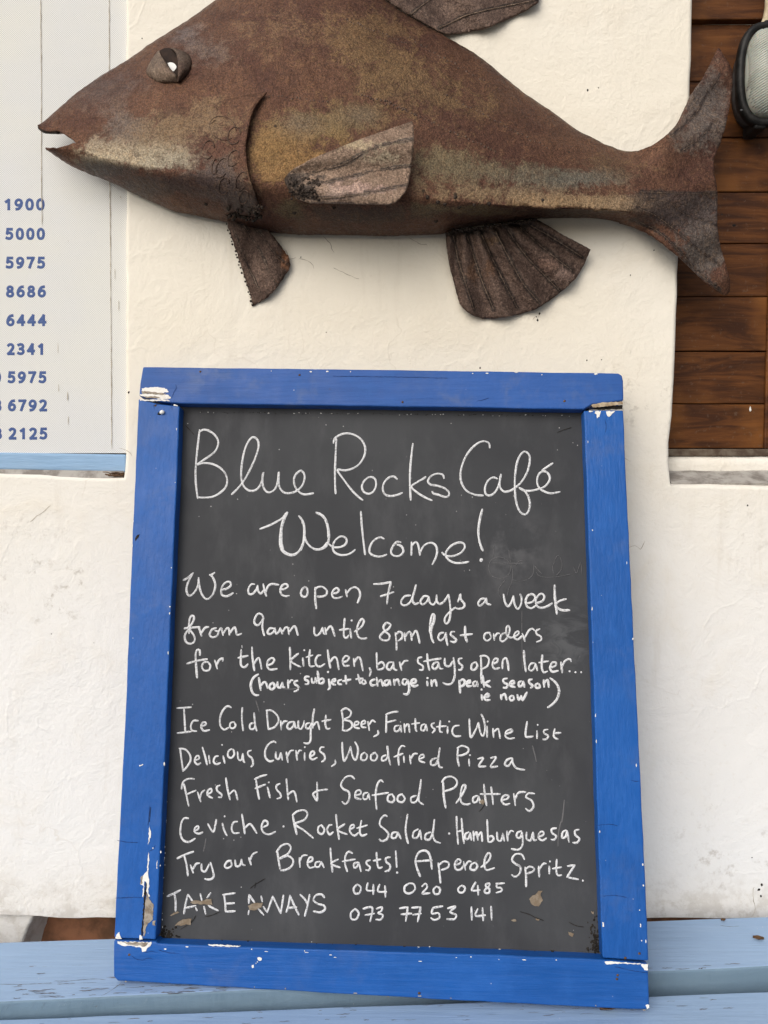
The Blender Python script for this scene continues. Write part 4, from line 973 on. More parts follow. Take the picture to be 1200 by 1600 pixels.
for k in range(60):
    f = random.random(); lump(bm2, pn(279 - 27 * f + random.uniform(0, 2), 660 + 800 * f, .0003), random.uniform(.0004, .0009), (1, .6, 1.5), .3)
tag(obj('grit', bm, M['gap'], panel), kind='stuff'); tag(obj('pale_grit', bm2, M['peel'], panel), kind='stuff')

# ------------------------------------------------------------------ handwriting: every stroke a ribbon of chalk ink on the panel
def ink_bm(strokes, width):
    bm = bmesh.new()
    for st in strokes:
        pts, wd = st
        if len(pts) == 1:
            c = pn(*pts[0]); r = wd * .00092 * .5
            mid = bm.verts.new(c + EN * .0008); ring = [bm.verts.new(c + (EU * math.cos(a) + EV * math.sin(a)) * r * random.uniform(.85, 1.1) + EN * .0002) for a in [2 * math.pi * k / 12 for k in range(12)]]
            for k in range(12): bm.faces.new((mid, ring[k], ring[(k + 1) % 12]))
            continue
        cp = catmull(pts, 1.6)
        P3 = [pn(*p) for p in cp]; n = len(P3); prev = None
        h0 = random.uniform(.0, .0003); ph = random.uniform(0, 6)
        for i, p in enumerate(P3):
            a = P3[max(i - 1, 0)]; b = P3[min(i + 1, n - 1)]; d = (b - a)
            if d.length < 1e-7: continue
            d.normalize(); s = d.cross(EN).normalized()
            k = min(i, n - 1 - i); cap = min(1.0, .62 + .2 * k)
            hw = wd * .00092 * .5 * cap * (1 + .10 * math.sin(i * .21 + ph) + random.uniform(-.09, .09))
            pp = p
            if i == 0: pp = p - d * hw * .7
            elif i == n - 1: pp = p + d * hw * .7
            z = h0 + .00012 * math.sin(i * .05 + ph) + 1e-6 * i
            q = (bm.verts.new(pp + s * hw + EN * .0001), bm.verts.new(pp + EN * (.0006 + z)), bm.verts.new(pp - s * hw + EN * .0001))
            if prev:
                bm.faces.new((prev[0], prev[1], q[1], q[0])); bm.faces.new((prev[1], prev[2], q[2], q[1]))
            prev = q
    bmesh.ops.recalc_face_normals(bm, faces=bm.faces[:])
    if bm.faces and sum(f.normal.dot(EN) * f.calc_area() for f in bm.faces) < 0: bmesh.ops.reverse_faces(bm, faces=bm.faces[:])
    return bm
def write(words, mat, width):
    """words: list of (ox, oy, scale, 'stroke; stroke; ...') ; each entry becomes one piece of lettering"""
    for ox, oy, k, txt in words:
        st = []
        for s in txt.split(';'):
            s = s.strip()
            if not s: continue
            wd = width
            if s[0] == '*': f, s = s[1:].split(' ', 1); wd = width * float(f)
            st.append((P(s, ox, oy, k), wd))
        st.sort(key=lambda q: min(p[0] for p in q[0]))
        groups = []
        for q in st:                                   # strokes closer than a word space make one piece of lettering
            a, b = min(p[0] for p in q[0]), max(p[0] for p in q[0])
            if groups and a < groups[-1][1] + 8: groups[-1][0].append(q); groups[-1][1] = max(b, groups[-1][1])
            else: groups.append([[q], b])
        for q, _ in groups: obj('chalk_lettering', ink_bm(q, width), mat, panel)
A_ = (290, 660, 4); B_ = (590, 660, 4); C_ = (390, 780, 4); D_ = (600, 780, 4); E_ = (280, 880, 4); F_ = (560, 895, 3.529); G_ = (280, 1000, 4); H_ = (560, 1000, 3.333)
I_ = (265, 1095, 4); J_ = (520, 1095, 3.243); K_ = (265, 1200, 4); L_ = (550, 1200, 3.243); M_ = (250, 1310, 4); N_ = (530, 1310, 3)
write([
 (*A_, "88,46 80,110 70,200 64,270 62,330 66,400 76,476; 86,60 110,46 140,50 175,72 200,105 203,140 185,180 150,210 105,240 72,264 110,255 160,258 210,280 245,315 260,360 250,405 215,440 170,464 120,470 78,468;"
       "288,450 330,408 370,355 410,280 440,210 456,150 450,110 425,92 400,108 375,155 358,220 348,300 350,360 365,400 395,425 430,426 458,405 475,370 484,330 486,312 480,350 485,400 505,432 530,436 560,415 576,370 583,312 582,370 590,410 615,438 650,442 690,430 725,400 742,360 742,325 722,302 695,318 678,350 682,395 705,430 740,450 800,443"),
 (*A_, "942,100 938,200 934,300 934,380 938,446; 924,130 932,100 965,78 1010,68 1060,80 1100,110 1122,155 1118,205 1090,255 1050,285 1000,300 950,298 990,360 1040,425 1080,465 1108,486; 1188,356 1170,342 1140,345 1112,372 1102,405 1115,435 1145,446 1175,430 1190,395 1187,360 1170,345 1160,342;"
       "1322,354 1300,338 1270,345 1242,375 1232,415 1245,448 1275,460 1315,455 1355,440; 1421,132 1412,200 1404,290 1402,380 1407,486; 1500,340 1485,352 1450,372 1412,402 1450,440 1500,470 1540,488; 1615,350 1608,328 1575,320 1535,335 1515,365 1530,388 1570,395 1615,410 1645,435 1643,460 1620,466 1580,452 1550,445 1540,432"),
 (*B_, "702,160 695,130 665,118 630,128 585,165 550,215 525,280 518,340 530,390 560,430 610,452 660,457; 748,352 720,344 690,365 672,405 675,445 700,457 730,440 752,405 765,360 772,324; 772,324 764,360 766,405 790,432 825,428 860,408 900,370 935,310 950,250 948,205 922,182 895,200 872,250 860,330 858,410 865,490 885,550 915,576 940,560 952,515 942,465 915,425 885,408;"
       "885,408 910,424 950,428 1000,418 1045,400 1075,360 1070,325 1045,306 1015,315 998,350 1002,395 1030,425 1080,443 1140,434; 1028,300 1060,278 1095,255"),
], M['chalk'], 3.3)
write([
 (*C_, "65,186 120,165 170,140 205,118 222,95 235,80; *1.2 237,82 222,110 208,150 198,190 193,240 195,285 205,315 225,335 255,347 285,343 308,325 325,300 335,270; *1.25 228,88 215,118 204,155 196,200 190,250 193,295 208,325 235,343 270,349 300,335; *.9 210,130 200,180 200,240 202,280 212,310; *1.15 320,320 334,280 341,235 342,190 337,150 325,125 308,105; *.8 328,130 334,160 340,150;"
       "342,225 350,255 365,280 390,303 425,314 460,300 485,270; *1.2 400,312 440,313 475,295 493,260 496,220 490,175 478,135 460,108 438,92 415,84; *1.0 470,120 484,160 490,200 490,240; 497,280 520,298 560,300 595,285 607,258 592,236 562,235 532,262 520,300 530,330 565,348 610,346 640,332 660,315;"
       "696,76 700,150 710,250 722,346; 840,248 815,238 780,255 755,290 750,330 775,352 820,358 857,345; 945,270 920,268 895,295 884,330 900,352 935,354 960,330 955,302 938,288 922,285;"
       "1012,268 1012,310 1011,350; 1012,295 1030,272 1045,270 1056,295 1065,350; 1064,335 1090,290 1130,272 1160,285 1172,320 1165,360 1142,408"),
 (*D_, "362,332 385,352 430,355 480,335 505,300 495,275 460,272 415,295 385,340 400,375 440,397 490,398 530,390; *1.15 615,62 600,120 590,190 594,250 605,290 618,322"),
 (*D_, "*1.95 608,380; *1.0 604,374 612,385"),
], M['chalk'], 3.3)
W7 = 3.3
write([
 (*E_, "26,106 55,90 88,60; 88,62 70,90 52,130 45,165 55,198 75,200 100,175 118,135 122,90; 122,92 125,140 140,190 165,222 190,218 215,185 226,140 218,105 205,82 190,72; 190,74 205,70 222,58; 262,165 295,160 322,140 318,118 295,118 272,140 262,175 270,200 300,206 338,186"),
 (*E_, "472,132 450,132 433,160 435,190 458,192 482,165 490,140; 490,138 495,175 512,190 530,165; 525,130 535,175 545,206; 540,185 555,145 580,130 622,135; 630,165 660,160 680,145 668,130 645,138 632,165 640,195 665,206 688,203"),
 (*E_, "790,148 770,160 760,190 772,208 792,208 803,185 798,155 785,146; 850,150 850,220 857,284; 850,165 865,150 895,148 922,170 920,195 895,208 862,208; 955,190 985,185 998,168 985,155 965,168 955,195 965,215 990,218 1020,208; 1040,165 1045,190 1050,210; 1048,190 1070,160 1100,150 1125,170 1130,205 1115,248"),
 (*F_, "84,62 130,60 180,50; 180,52 165,110 158,172; 122,130 160,118 195,106"),
 (*F_, "288,125 255,130 235,160 245,178 270,175 295,145 318,66; 303,120 298,150 312,172 335,165; 385,130 360,130 342,160 355,175 378,158 388,132; 388,132 395,165 415,175 430,150; 432,122 432,155 448,172 470,160 488,135 495,120; 497,120 505,170 508,220 500,265 485,280 475,262 482,240 505,215 535,190; 548,160 556,140 562,118 565,145 586,175 575,194 550,198 537,195"),
 (*F_, "700,142 675,145 660,170 670,182 692,165 706,140; 706,140 708,168 730,176"),
 (*F_, "800,118 808,160 825,185 842,165 855,128; 855,128 862,175 880,200 897,172 900,140 892,118; 925,168 960,160 975,135 960,118 935,125 922,155 930,185 955,195 978,180; 980,168 1015,155 1025,130 1010,115 988,130 978,160 990,188 1020,192 1050,180 1068,168; *1.15 1082,68 1084,140 1095,228; *1.1 1145,145 1110,155 1086,180 1120,205 1165,206"),
 (*E_, "130,400 85,402 30,408 55,402 78,380 92,350 90,330 78,328 65,350 60,400 62,440; 62,412 85,440 98,470 90,495 65,503 42,490 35,455 50,425 80,405; 122,395 132,430 140,455; 140,435 160,405 185,398; 232,405 205,415 190,445 205,463 235,455 245,430 225,422; 245,430 262,405 270,430 275,452; 275,440 300,405 312,412 314,448; 314,440 345,400 355,420 362,448 390,440"),
 (*E_, "528,348 520,325 495,315 475,340 470,372 490,388 515,365 525,340; 525,340 520,400 532,452; 590,408 565,408 552,435 570,443 590,428 598,405; 598,405 605,440 620,432 632,405; 632,405 645,442; 645,432 665,402 680,405 686,447; 688,432 715,395 728,402 742,450"),
 (*E_, "845,398 845,440 862,452 885,430 896,402; 896,402 904,440 912,445; 912,402 920,445; 920,425 940,396 955,402 972,456; 1035,345 1030,400 1030,455 1045,467 1060,450; 1002,418 1060,410; 1068,410 1072,440 1076,468; *1.1 1078,358; 1095,428 1138,398 1155,362 1142,348 1122,375 1110,420 1120,460 1145,472 1172,468"),
 (*F_, "180,285 155,276 138,300 150,325 172,345 165,370 135,372 118,355 135,330 165,310 180,288; 204,330 210,380 210,425; 208,340 225,325 242,335 240,360 220,375; 255,330 258,375; 258,355 275,328 288,330 295,372; 297,350 315,320 326,335 338,388"),
 (*F_, "*1.2 395,330 398,270 408,230 419,235 415,270 400,315 404,360 415,386; 470,330 450,335 440,360 455,373 475,355 482,330; 482,330 485,365 492,400; 530,325 515,325 508,340 525,355 540,370 530,382 508,378; *1.2 588,295 590,350 600,380; 562,345 628,338"),
 (*F_, "*.9 725,330 700,335 693,360 710,375 730,360 728,340 715,330; *.9 745,335 750,372; *.9 750,355 765,335 778,335; *.9 815,330 790,340 782,370 800,378 825,350 835,310 825,292 815,310 820,345 840,357 865,350 885,335 880,322 862,335 860,358 880,367 905,345; *.9 903,335 912,355 918,378; *.9 918,358 940,318 960,308 970,318; *.9 1000,310 980,320 985,340 1005,350 1008,370 982,382"),
], M['chalk'], W7)
write([
 (*G_, "*1.1 130,95 128,65 112,62 103,90 105,150 112,236; 48,148 110,130 175,120; 180,138 155,140 142,165 155,190 185,188 195,160 180,138; 222,125 230,150 238,180; 236,155 250,125 272,115 272,132"),
 (*G_, "388,60 385,120 388,160 410,170 430,150; 368,112 430,98; 455,44 458,110 470,192; 468,150 490,115 503,120 515,182; 548,160 580,148 595,125 580,112 555,130 550,165 570,185 612,180; *.6 392,35 394,50"),
 (*G_, "692,46 694,110 695,185; 745,85 720,105 698,130 730,155 760,168; 772,112 778,162; 782,64; 818,62 812,120 818,163 845,163; 795,108 835,95; 885,95 865,100 852,130 860,160 885,165 910,148; 928,62 935,120 945,175; 943,140 965,110 985,117 998,185; 1020,140 1050,130 1062,108 1040,100 1022,125 1030,160 1062,160; 1090,115 1095,165; 1095,140 1115,110 1133,120 1148,192"),
 (*H_, "58,145 65,165 58,188; 95,66 96,110 98,150; 98,130 120,115 135,130 125,150 100,155; 175,115 155,120 148,145 165,155 180,132; 182,115 185,150 200,157; 215,115 225,158; 222,135 240,110 258,108"),
 (*H_, "330,90 312,95 312,118 335,135 335,155 318,155; 358,72 362,120 370,158; 340,112 385,103 430,96; 415,115 395,120 385,140 398,152 413,138 418,118; 418,118 425,148 440,150; 450,95 452,130 475,136 490,112; 495,92 502,150 500,195 485,226 460,231 440,222; 540,95 522,100 525,120 542,135 535,155 522,155"),
 (*H_, "610,115 592,125 588,150 605,155 620,135 612,115; 638,88 640,150 640,185 642,225; 632,85 660,82 680,100 672,135 645,150; 700,125 722,115 725,98 708,100 698,130 710,150 735,145; 750,150 752,108 768,94 778,120 782,158"),
 (*H_, "*1.1 862,55 865,110 872,165; 915,120 897,125 888,150 903,160 918,142 922,122; 922,122 932,158; 958,78 955,140 965,168 985,163; 940,118 990,110; 995,145 1025,135 1030,118 1010,118 998,145 1010,165 1040,160; 1055,115 1062,170; 1060,140 1075,110 1100,98 1108,112; 1100,163; 1130,168; 1160,168"),
], M['chalk'], W7)
write([
 (*G_, "495,214 465,235 448,275 455,322 475,344 497,344; 498,235 510,315; 512,285 530,262 545,272 552,302; 585,265 568,280 565,300 582,308 598,290 586,266; 615,262 615,290 632,298 645,265; 645,265 650,297 660,295; 680,250 682,300; 684,275 700,250 710,252; 740,255 722,260 725,278 745,292 738,315 718,322"),
 (*G_, "812,230 790,230 788,248 808,258 805,275 788,276; 828,238 832,266 848,262 852,235; 852,235 860,268; 865,195 875,272; 877,250 895,240 905,255 895,270 878,272; 935,245 942,295 930,310; 930,200; 955,262 978,255 975,243 958,250 955,272 978,280; 1015,248 995,255 995,273 1015,277; 1040,222 1045,275; 1022,258 1072,247; 1118,215 1124,245 1132,272; 1105,245 1150,240; 1152,248 1140,262 1150,275 1166,268 1160,250"),
 (*H_, "85,205 65,215 68,235 88,235; 95,195 100,240; 102,222 118,208 128,240; 155,208 138,215 138,235 156,230 162,208; 162,208 168,235; 185,205 188,235; 188,218 205,205 215,235; 250,205 235,205 230,225 245,232 258,208; 258,208 265,255 255,282 235,280; 275,228 298,220 298,206 280,208 275,230 290,241 310,235"),
 (*H_, "358,215 360,238; 360,198; 380,208 382,240; 384,225 400,208 408,240; *1.1 525,210 528,245 530,275; *1.1 527,215 545,205 555,220 545,238 530,240; 565,228 583,220 580,210 566,220 568,240 588,240; 610,215 598,222 600,240 615,235 618,215; 618,215 622,242; 648,185 655,245; 685,212 660,228 688,245"),
 (*H_, "775,200 755,205 758,222 778,232 770,248 755,248; 790,232 812,225 808,212 792,220 792,238 815,245; 850,215 835,222 838,242 853,236 858,215; 858,215 865,245; 905,205 888,210 892,225 908,238 898,250; 935,225 922,235 928,250 945,245 940,228; 965,208 968,245; 968,225 985,208 992,245; 998,198 1030,225 1045,262 1035,305 1010,335 985,352"),
 (*H_, "642,285 645,312; 642,258; 658,300 680,290 672,280 658,295 662,312 685,312; 742,285 745,310; 745,295 762,280 772,312; 800,288 788,300 795,315 810,308 806,290; 828,285 835,312 848,290; 848,290 855,312 878,272"),
], M['chalk'], 3.8)
W8 = 3.05
write([
 (*I_, "46,46 135,40; 90,48 94,120 98,195; 48,202 135,192; 180,125 150,125 133,155 140,185 170,190; 195,160 225,150 225,135 205,138 198,165 215,188 250,182"),
 (*I_, "385,42 360,34 330,65 315,110 318,155 340,180 370,168; 400,132 380,140 378,165 398,172 413,155 403,132; 455,42 452,110 460,186; 525,140 505,145 503,173 525,176 535,150 528,75; 528,75 535,150 545,188"),
 (*I_, "608,60 612,120 618,180; 604,60 640,62 675,95 680,130 655,165 618,178; 695,125 698,182; 698,155 715,130 735,128; 775,130 745,138 735,165 752,178 773,158 780,130; 780,130 788,170 800,168; 805,125 806,165 822,176 838,148 842,125; 875,138 855,145 852,168 870,173 885,150; 885,138 882,200 880,250 862,267 838,262; 905,50 895,110 896,172; 900,155 918,132 928,140 937,180; 978,90 973,140 983,175 1002,172; 953,128 1008,118"),
 (*J_, "45,50 52,100 50,148; 42,52 65,38 92,55 85,80 55,95 90,105 98,130 75,150 48,150; 110,125 130,118 128,105 112,110 110,133 135,140; 145,120 165,113 160,100 146,110 148,132 168,135; 178,105 185,150; 182,125 200,100 215,108; 228,150 230,168 207,182"),
 (*J_, "272,70 271,115 270,160; 268,70 300,58 330,55; 270,110 320,98; 335,125 315,130 315,153 335,150 345,125; 345,125 348,158; 362,115 365,160; 365,135 382,118 390,160; 418,90 420,140 425,155; 400,118 440,112; 465,118 450,125 448,148 465,148 472,120; 472,120 478,152; 515,112 500,120 505,135 518,145 505,162; 545,100 542,150 555,160; 525,132 575,128; 582,130 582,165; 590,105; 640,125 615,130 605,155 618,178 648,178"),
 (*J_, "692,92 694,140 700,185 725,145 738,110; 738,110 748,160 762,178 772,140 765,95 752,68; 782,128 782,185; 785,105; 812,140 815,185; 815,160 838,142 848,190; 872,170 908,157 905,145 880,155 875,180 895,192 920,188"),
 (*J_, "985,105 978,150 980,182 1015,180; 1035,152 1035,190; 1038,122; 1090,145 1070,150 1072,165 1092,178 1080,195 1065,195; 1125,140 1120,180 1140,195; 1118,165 1155,162"),
 (*I_, "66,300 75,370 85,440; 60,298 100,305 128,340 130,375 110,410 85,438; 158,375 185,360 178,342 162,355 158,382 175,398 195,388; 205,290 220,340 235,400; 245,340 252,392; 305,345 285,350 275,378 290,396 318,388; 335,345 345,390; 328,276; 388,300 368,315 365,345 385,357 404,335 398,305 386,302; 425,318 430,363 448,370 458,330; 458,330 462,375 470,385; 510,310 490,318 492,340 515,360 522,395 510,412"),
 (*I_, "665,262 650,254 620,270 598,310 600,355 625,378 650,372; 665,320 665,355 683,363 695,325; 695,325 705,370; 730,320 740,385; 735,350 755,315 775,310; 790,310 798,370; 795,340 812,310 826,312; 845,325 845,372; 845,290; 878,350 903,335 903,317 885,320 878,353 895,367 922,355; 965,290 945,292 940,315 965,335 970,365 950,382; 1035,370 1036,392 1012,410"),
 (*J_, "48,210 50,260 58,305 80,265 90,232; 90,232 100,280 115,300 126,270 126,235 112,208; 160,262 145,275 145,298 165,300 175,280 162,262; 215,262 195,275 195,298 215,302 226,280 213,262; 270,275 250,285 250,303 270,298 280,270 275,230; 278,230 282,280 292,325; 365,232 350,228 335,250 332,290 335,325; 310,285 355,268; 360,280 362,312; 390,275 395,320; 395,295 410,270 428,268; 440,295 462,285 458,272 442,280 440,303 465,313; 525,290 500,300 498,323 520,323 537,290; 543,238 534,300 540,333 555,338"),
 (*J_, "635,240 632,290 640,330; 630,240 655,228 685,240 685,260 660,274 638,278; 690,295 692,330; 695,275; 735,295 763,290 740,330 775,332; 800,290 828,287 800,333 835,332; 905,290 882,300 872,323 890,330 908,303; 910,290 912,315 932,342 972,350"),
 (*K_, "90,100 105,170 120,238; 75,130 85,88 115,68 155,68; 105,165 165,140; 175,150 195,210; 192,185 200,155 220,138; 235,165 262,150 260,130 240,140 238,170 268,188; 315,108 295,120 300,145 325,165 322,183 305,182; 352,62 362,130 378,198; 374,165 400,140 413,150 425,198"),
 (*K_, "540,72 548,130 560,195; 532,70 570,52 608,42; 535,128 600,102; 612,120 628,185; 620,90; 690,98 668,110 670,135 692,160 695,183 672,192; 730,68 735,130 742,198; 742,165 770,145 785,160 796,212"),
 (*K_, "922,88 923,150 922,203 905,180 898,160 930,142 988,134"),
 (*K_, "1155,68 1135,50 1100,58 1072,100 1085,130 1120,150 1122,195 1100,225 1078,210"),
 (*L_, "18,140 45,130 40,112 20,120 18,150 45,158; 80,125 60,130 58,156 75,156 85,130; 85,130 90,160; 158,72 145,62 128,85 120,140 125,210; 102,138 185,125; 205,132 185,140 182,166 205,173 215,155 203,132; 255,132 235,142 232,166 255,173 268,155 253,132; 325,140 300,150 302,173 325,170 340,130 350,58; 340,130 340,168 362,185"),
 (*L_, "*1.15 462,70 465,140 475,202; 455,72 475,48 510,45 533,70 518,100 470,118; 528,178 555,140 575,100 572,85 558,95 550,140 555,175 580,185 600,180; 635,140 615,150 615,173 633,170 642,142; 642,142 650,178; 668,82 675,150 682,190; 705,95 712,150 715,185; 650,132 750,132; 755,165 788,155 793,140 770,140 758,165 775,185 800,180; 820,130 828,190; 825,160 845,125 880,122; 925,130 895,128 882,148 910,165 920,195 900,218 880,205"),
 (*K_, "118,315 90,315 72,350 68,410 85,450 120,462 160,440; 152,395 180,380 178,362 158,375 158,400 182,410 208,402; 238,348 272,400 285,360 292,322; 330,345 340,385 358,422; 344,302; 425,335 400,340 388,375 400,406 435,405; 452,288 462,350 470,410; 470,375 500,350 520,367 545,408; 580,370 610,358 612,337 590,330 575,365 585,400 620,415 662,398; *1.2 712,365"),
 (*K_, "*1.1 770,295 780,350 795,415; 768,295 800,270 845,265 862,290 840,325 785,350 840,390 898,438; 950,355 930,370 930,403 955,412 968,385 948,355; 1015,355 995,360 985,388 1000,416 1022,400; 1040,290 1048,370 1060,445; 1095,350 1050,387 1110,415; 1125,385 1153,370 1150,354 1130,365 1128,398 1155,423 1180,405"),
 (*L_, "48,265 40,320 50,343 75,335; 25,305 78,290"),
 (*L_, "178,245 165,240 145,260 142,290 165,310 185,335 175,362 150,370 138,360; 225,325 205,330 202,353 222,353 232,325; 232,325 248,358; 282,235 272,300 275,345 285,382; 335,310 312,325 310,353 333,350 345,315; 345,315 352,362; 400,325 375,335 372,360 395,360 410,320 418,260; 414,300 410,340 422,370 448,380; *1.2 492,332"),
 (*L_, "530,245 532,310 538,385; 555,255 560,320 568,382; 535,322 560,316; 592,325 575,335 575,358 590,358 600,328; 600,328 605,365; 615,320 618,370; 618,345 632,325 638,365; 638,350 655,325 660,372; 685,262 690,372; 690,350 710,345 718,360 705,374 690,375; 735,325 738,363 755,368 765,330; 765,330 772,370; 785,320 790,370; 788,345 805,318 818,322; 858,320 838,328 835,350 852,353 862,325; 862,325 865,385 845,413 808,410; 885,325 885,358 905,366 918,325; 918,325 922,365 935,365; 945,350 970,338 968,322 950,328 945,353 965,367 985,355; 1035,305 1012,310 1015,330 1035,345 1025,363 1008,362; 1085,315 1068,325 1065,353 1082,348 1090,318; 1090,318 1100,375; 1150,312 1130,318 1132,340 1152,358 1140,378 1118,378"),
 (*M_, "*1.1 108,125 160,100 210,82; *1.1 150,105 165,160 175,232; 190,165 208,215; 205,195 225,160 248,155; 260,160 262,200 285,205 308,160; 315,150 330,200 335,240 310,257 280,252"),
 (*M_, "445,138 420,145 405,172 420,186 448,170 443,142; 470,135 475,173 500,168 510,130; 510,130 515,162 532,168; 555,120 570,165; 562,140 580,100 608,85"),
 (*M_, "735,85 740,130 752,195; 728,85 760,45 800,35 818,60 800,95 750,125 800,110 832,135 825,170 790,195 754,200; 872,120 875,180; 872,150 890,110 920,105; 928,150 952,138 953,120 935,120 922,155 935,183 965,178; 1000,145 975,150 972,176 995,176 1008,145; 1008,145 1025,182; 1065,60 1070,130 1078,210; 1115,130 1070,158 1125,182"),
 (*N_, "62,70 45,62 30,80 28,120 38,155; 15,108 75,98; 88,112 70,118 70,136 83,134 92,112; 92,112 102,155; 145,102 128,108 130,122 145,135 138,150 125,148; 175,65 178,110 185,138 202,135; 160,105 195,98; 240,88 220,92 220,110 238,125 235,148 215,155; 265,58 270,135; *1.2 272,160"),
 (*N_, "*1.1 380,178 365,140 358,100 375,65 405,58 425,80 435,145; 358,108 435,102; *1.1 465,115 470,160 475,208; 468,125 490,108 513,115 510,135 480,148; 540,125 565,118 570,104 555,98 542,120 548,145 570,145 583,125; 583,108 592,148; 590,130 605,108 620,110; 640,112 620,122 615,143 635,148 648,130 638,112; 665,135 700,105 710,80 700,68 685,90 680,125 692,148 728,138"),
 (*N_, "868,98 855,75 825,75 810,100 825,118 850,135 845,165 825,180 808,170; *1.1 872,135 876,180 876,225; 874,145 892,132 913,140 908,155 880,165; 935,130 938,180; 936,150 955,120 970,118; 985,130 985,165; 988,108; 1020,98 1018,150 1025,173 1042,172; 1000,142 1042,135; 1070,130 1105,125; 1105,125 1085,155 1068,182; 1068,182 1120,192; 1142,198"),
 (*M_, "45,362 90,342 130,322; 90,342 98,400 97,455; 150,470 160,410 175,350; 175,350 192,375 205,395; 222,430 232,452; 160,435 225,420; 252,345 262,390; 275,425 285,472; 318,340 295,370; 302,418 320,430 365,452; 392,352 470,342; 400,350 408,410 410,458; 405,408 465,404; 410,458 470,455"),
 (*M_, "552,475 556,450; 555,405 557,352; 557,352 580,385 592,402; 615,440 648,478; 632,360 640,395; 645,425 670,462; 670,462 705,362; 705,362 755,468; 755,468 772,355; 790,460 805,410 812,355; 812,355 840,420 868,478; 800,435 855,430; 875,350 905,380 922,410; 936,350 922,420 905,485; 1028,370 1010,350 975,355 960,385 985,408 1025,420 1030,445 1000,462 958,455"),
 (*N_, "85,215 68,235 75,258 95,255 102,230 85,215; 135,208 130,242 165,245; 160,215 160,262; 190,215 182,248 222,250; 215,222 217,275; 330,210 308,225 308,250 330,258 355,240 350,215 330,210; 388,225 405,212 412,230 390,258 425,256; 455,225 442,240 448,260 468,258 472,235 455,225; 575,220 558,235 562,252 582,252 590,232 575,220; 640,205 622,243 660,242; 650,220 652,265; 705,210 687,215 690,228 705,238 702,255 685,255 682,242 700,228 708,212; 738,212 740,230 758,232 762,246 735,255; 735,212 775,210"),
 (*N_, "75,330 55,350 58,378 80,378 92,350 75,330; 112,330 155,325 145,390; 120,360 165,352; 175,330 200,322 198,340 182,350 205,360 195,380 172,380; 283,328 322,322; 322,322 312,388; 290,356 340,352; 340,325 382,322; 382,322 368,390; 345,358 385,352; 440,325 435,352 465,350 470,372 445,382 430,372; 440,325 485,318; 508,328 545,320 520,345 548,358 540,378 505,378; 620,320 622,382; 650,330 640,362 685,360; 672,325 675,385; 712,318 715,382"),
], M['chalk'], W8)
Q_ = (740, 850, 6.153)
write([(*Q_, "340,310 260,330 180,310 145,240 160,170 220,130 300,140 355,200 350,270 320,310; 180,182 300,184 480,186; 340,60 355,160 375,250 375,340 345,420 320,500; 300,350 250,420 240,470 265,525; 375,345 450,360 530,335 575,280 580,200; 580,200 610,240 655,285; 400,210 440,165 470,160; 770,280 760,220 810,110 850,180 840,250 800,300; 960,220 990,280 1030,180 1040,290; 600,270 640,310 760,320 940,290; 465,640 465,900 470,1200; 195,20 190,120")], M['ghost'], 1.1)
write([(0, 0, 1, "882,1250 880,1270 878,1285; 877,1283 873,1300 872,1322; 832,1165 836,1180 838,1190; 322,1310 320,1322 318,1330; 400,1095 405,1112; 440,1075 452,1077 470,1075")], M['ghost'], 2.0)

# ------------------------------------------------------------------ bench
ZB1, ZB2 = -0.739, -0.7560
def extend(a, b, k0, k1): return a + (a - b) * k0, b + (b - a) * k1
bl, brr = extend(on_z(0, 1472, ZB1), on_z(1200, 1432, ZB1), .45, .30)
fl, frr = extend(on_z(0, 1566, ZB1), on_z(1200, 1510, ZB1), .45, .30)
bench = empty('painted_bench', Vector((0, 1.0, GZ)), 'pale blue painted wooden plank bench under the chalkboard', 'bench')
def plank(a0, a1, b0, b1, th):
    bm = bmesh.new(); n = 30
    f = [a0.lerp(a1, k / n) + Vector((0, random.uniform(-.0008, .0008), 0)) for k in range(n + 1)] + [b1.lerp(b0, k / n) + Vector((0, random.uniform(-.001, .001), 0)) for k in range(n + 1)]
    prism(bm, f, Vector((0, 0, -th)))
    bm.normal_update()
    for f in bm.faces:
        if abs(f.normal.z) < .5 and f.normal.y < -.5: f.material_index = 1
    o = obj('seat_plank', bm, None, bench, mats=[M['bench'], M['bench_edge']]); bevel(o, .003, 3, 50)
    return o
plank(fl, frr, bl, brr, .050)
cl, crr = extend(on_z(0, 1592, ZB2), on_z(1200, 1549, ZB2), .45, .30)
dv = (frr - fl).normalized(); nv = Vector((dv.y, -dv.x, 0))
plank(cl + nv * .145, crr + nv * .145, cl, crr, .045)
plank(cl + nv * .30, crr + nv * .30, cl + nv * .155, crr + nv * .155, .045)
for sx in (-.75, .85):
    c = cl.lerp(crr, (sx - cl.x) / (crr.x - cl.x))
    bm = bmesh.new(); boxm(bm, sx - .035, sx + .035, c.y - .27, c.y + .11, -.852, -.803); o = obj('bearer', bm, M['bench'], bench); bevel(o, .003)
    for dy in (-.24, .04):
        bm = bmesh.new(); boxm(bm, sx - .03, sx + .03, c.y + dy, c.y + dy + .06, GZ, -.853); o = obj('leg', bm, M['bench'], bench); bevel(o, .003)
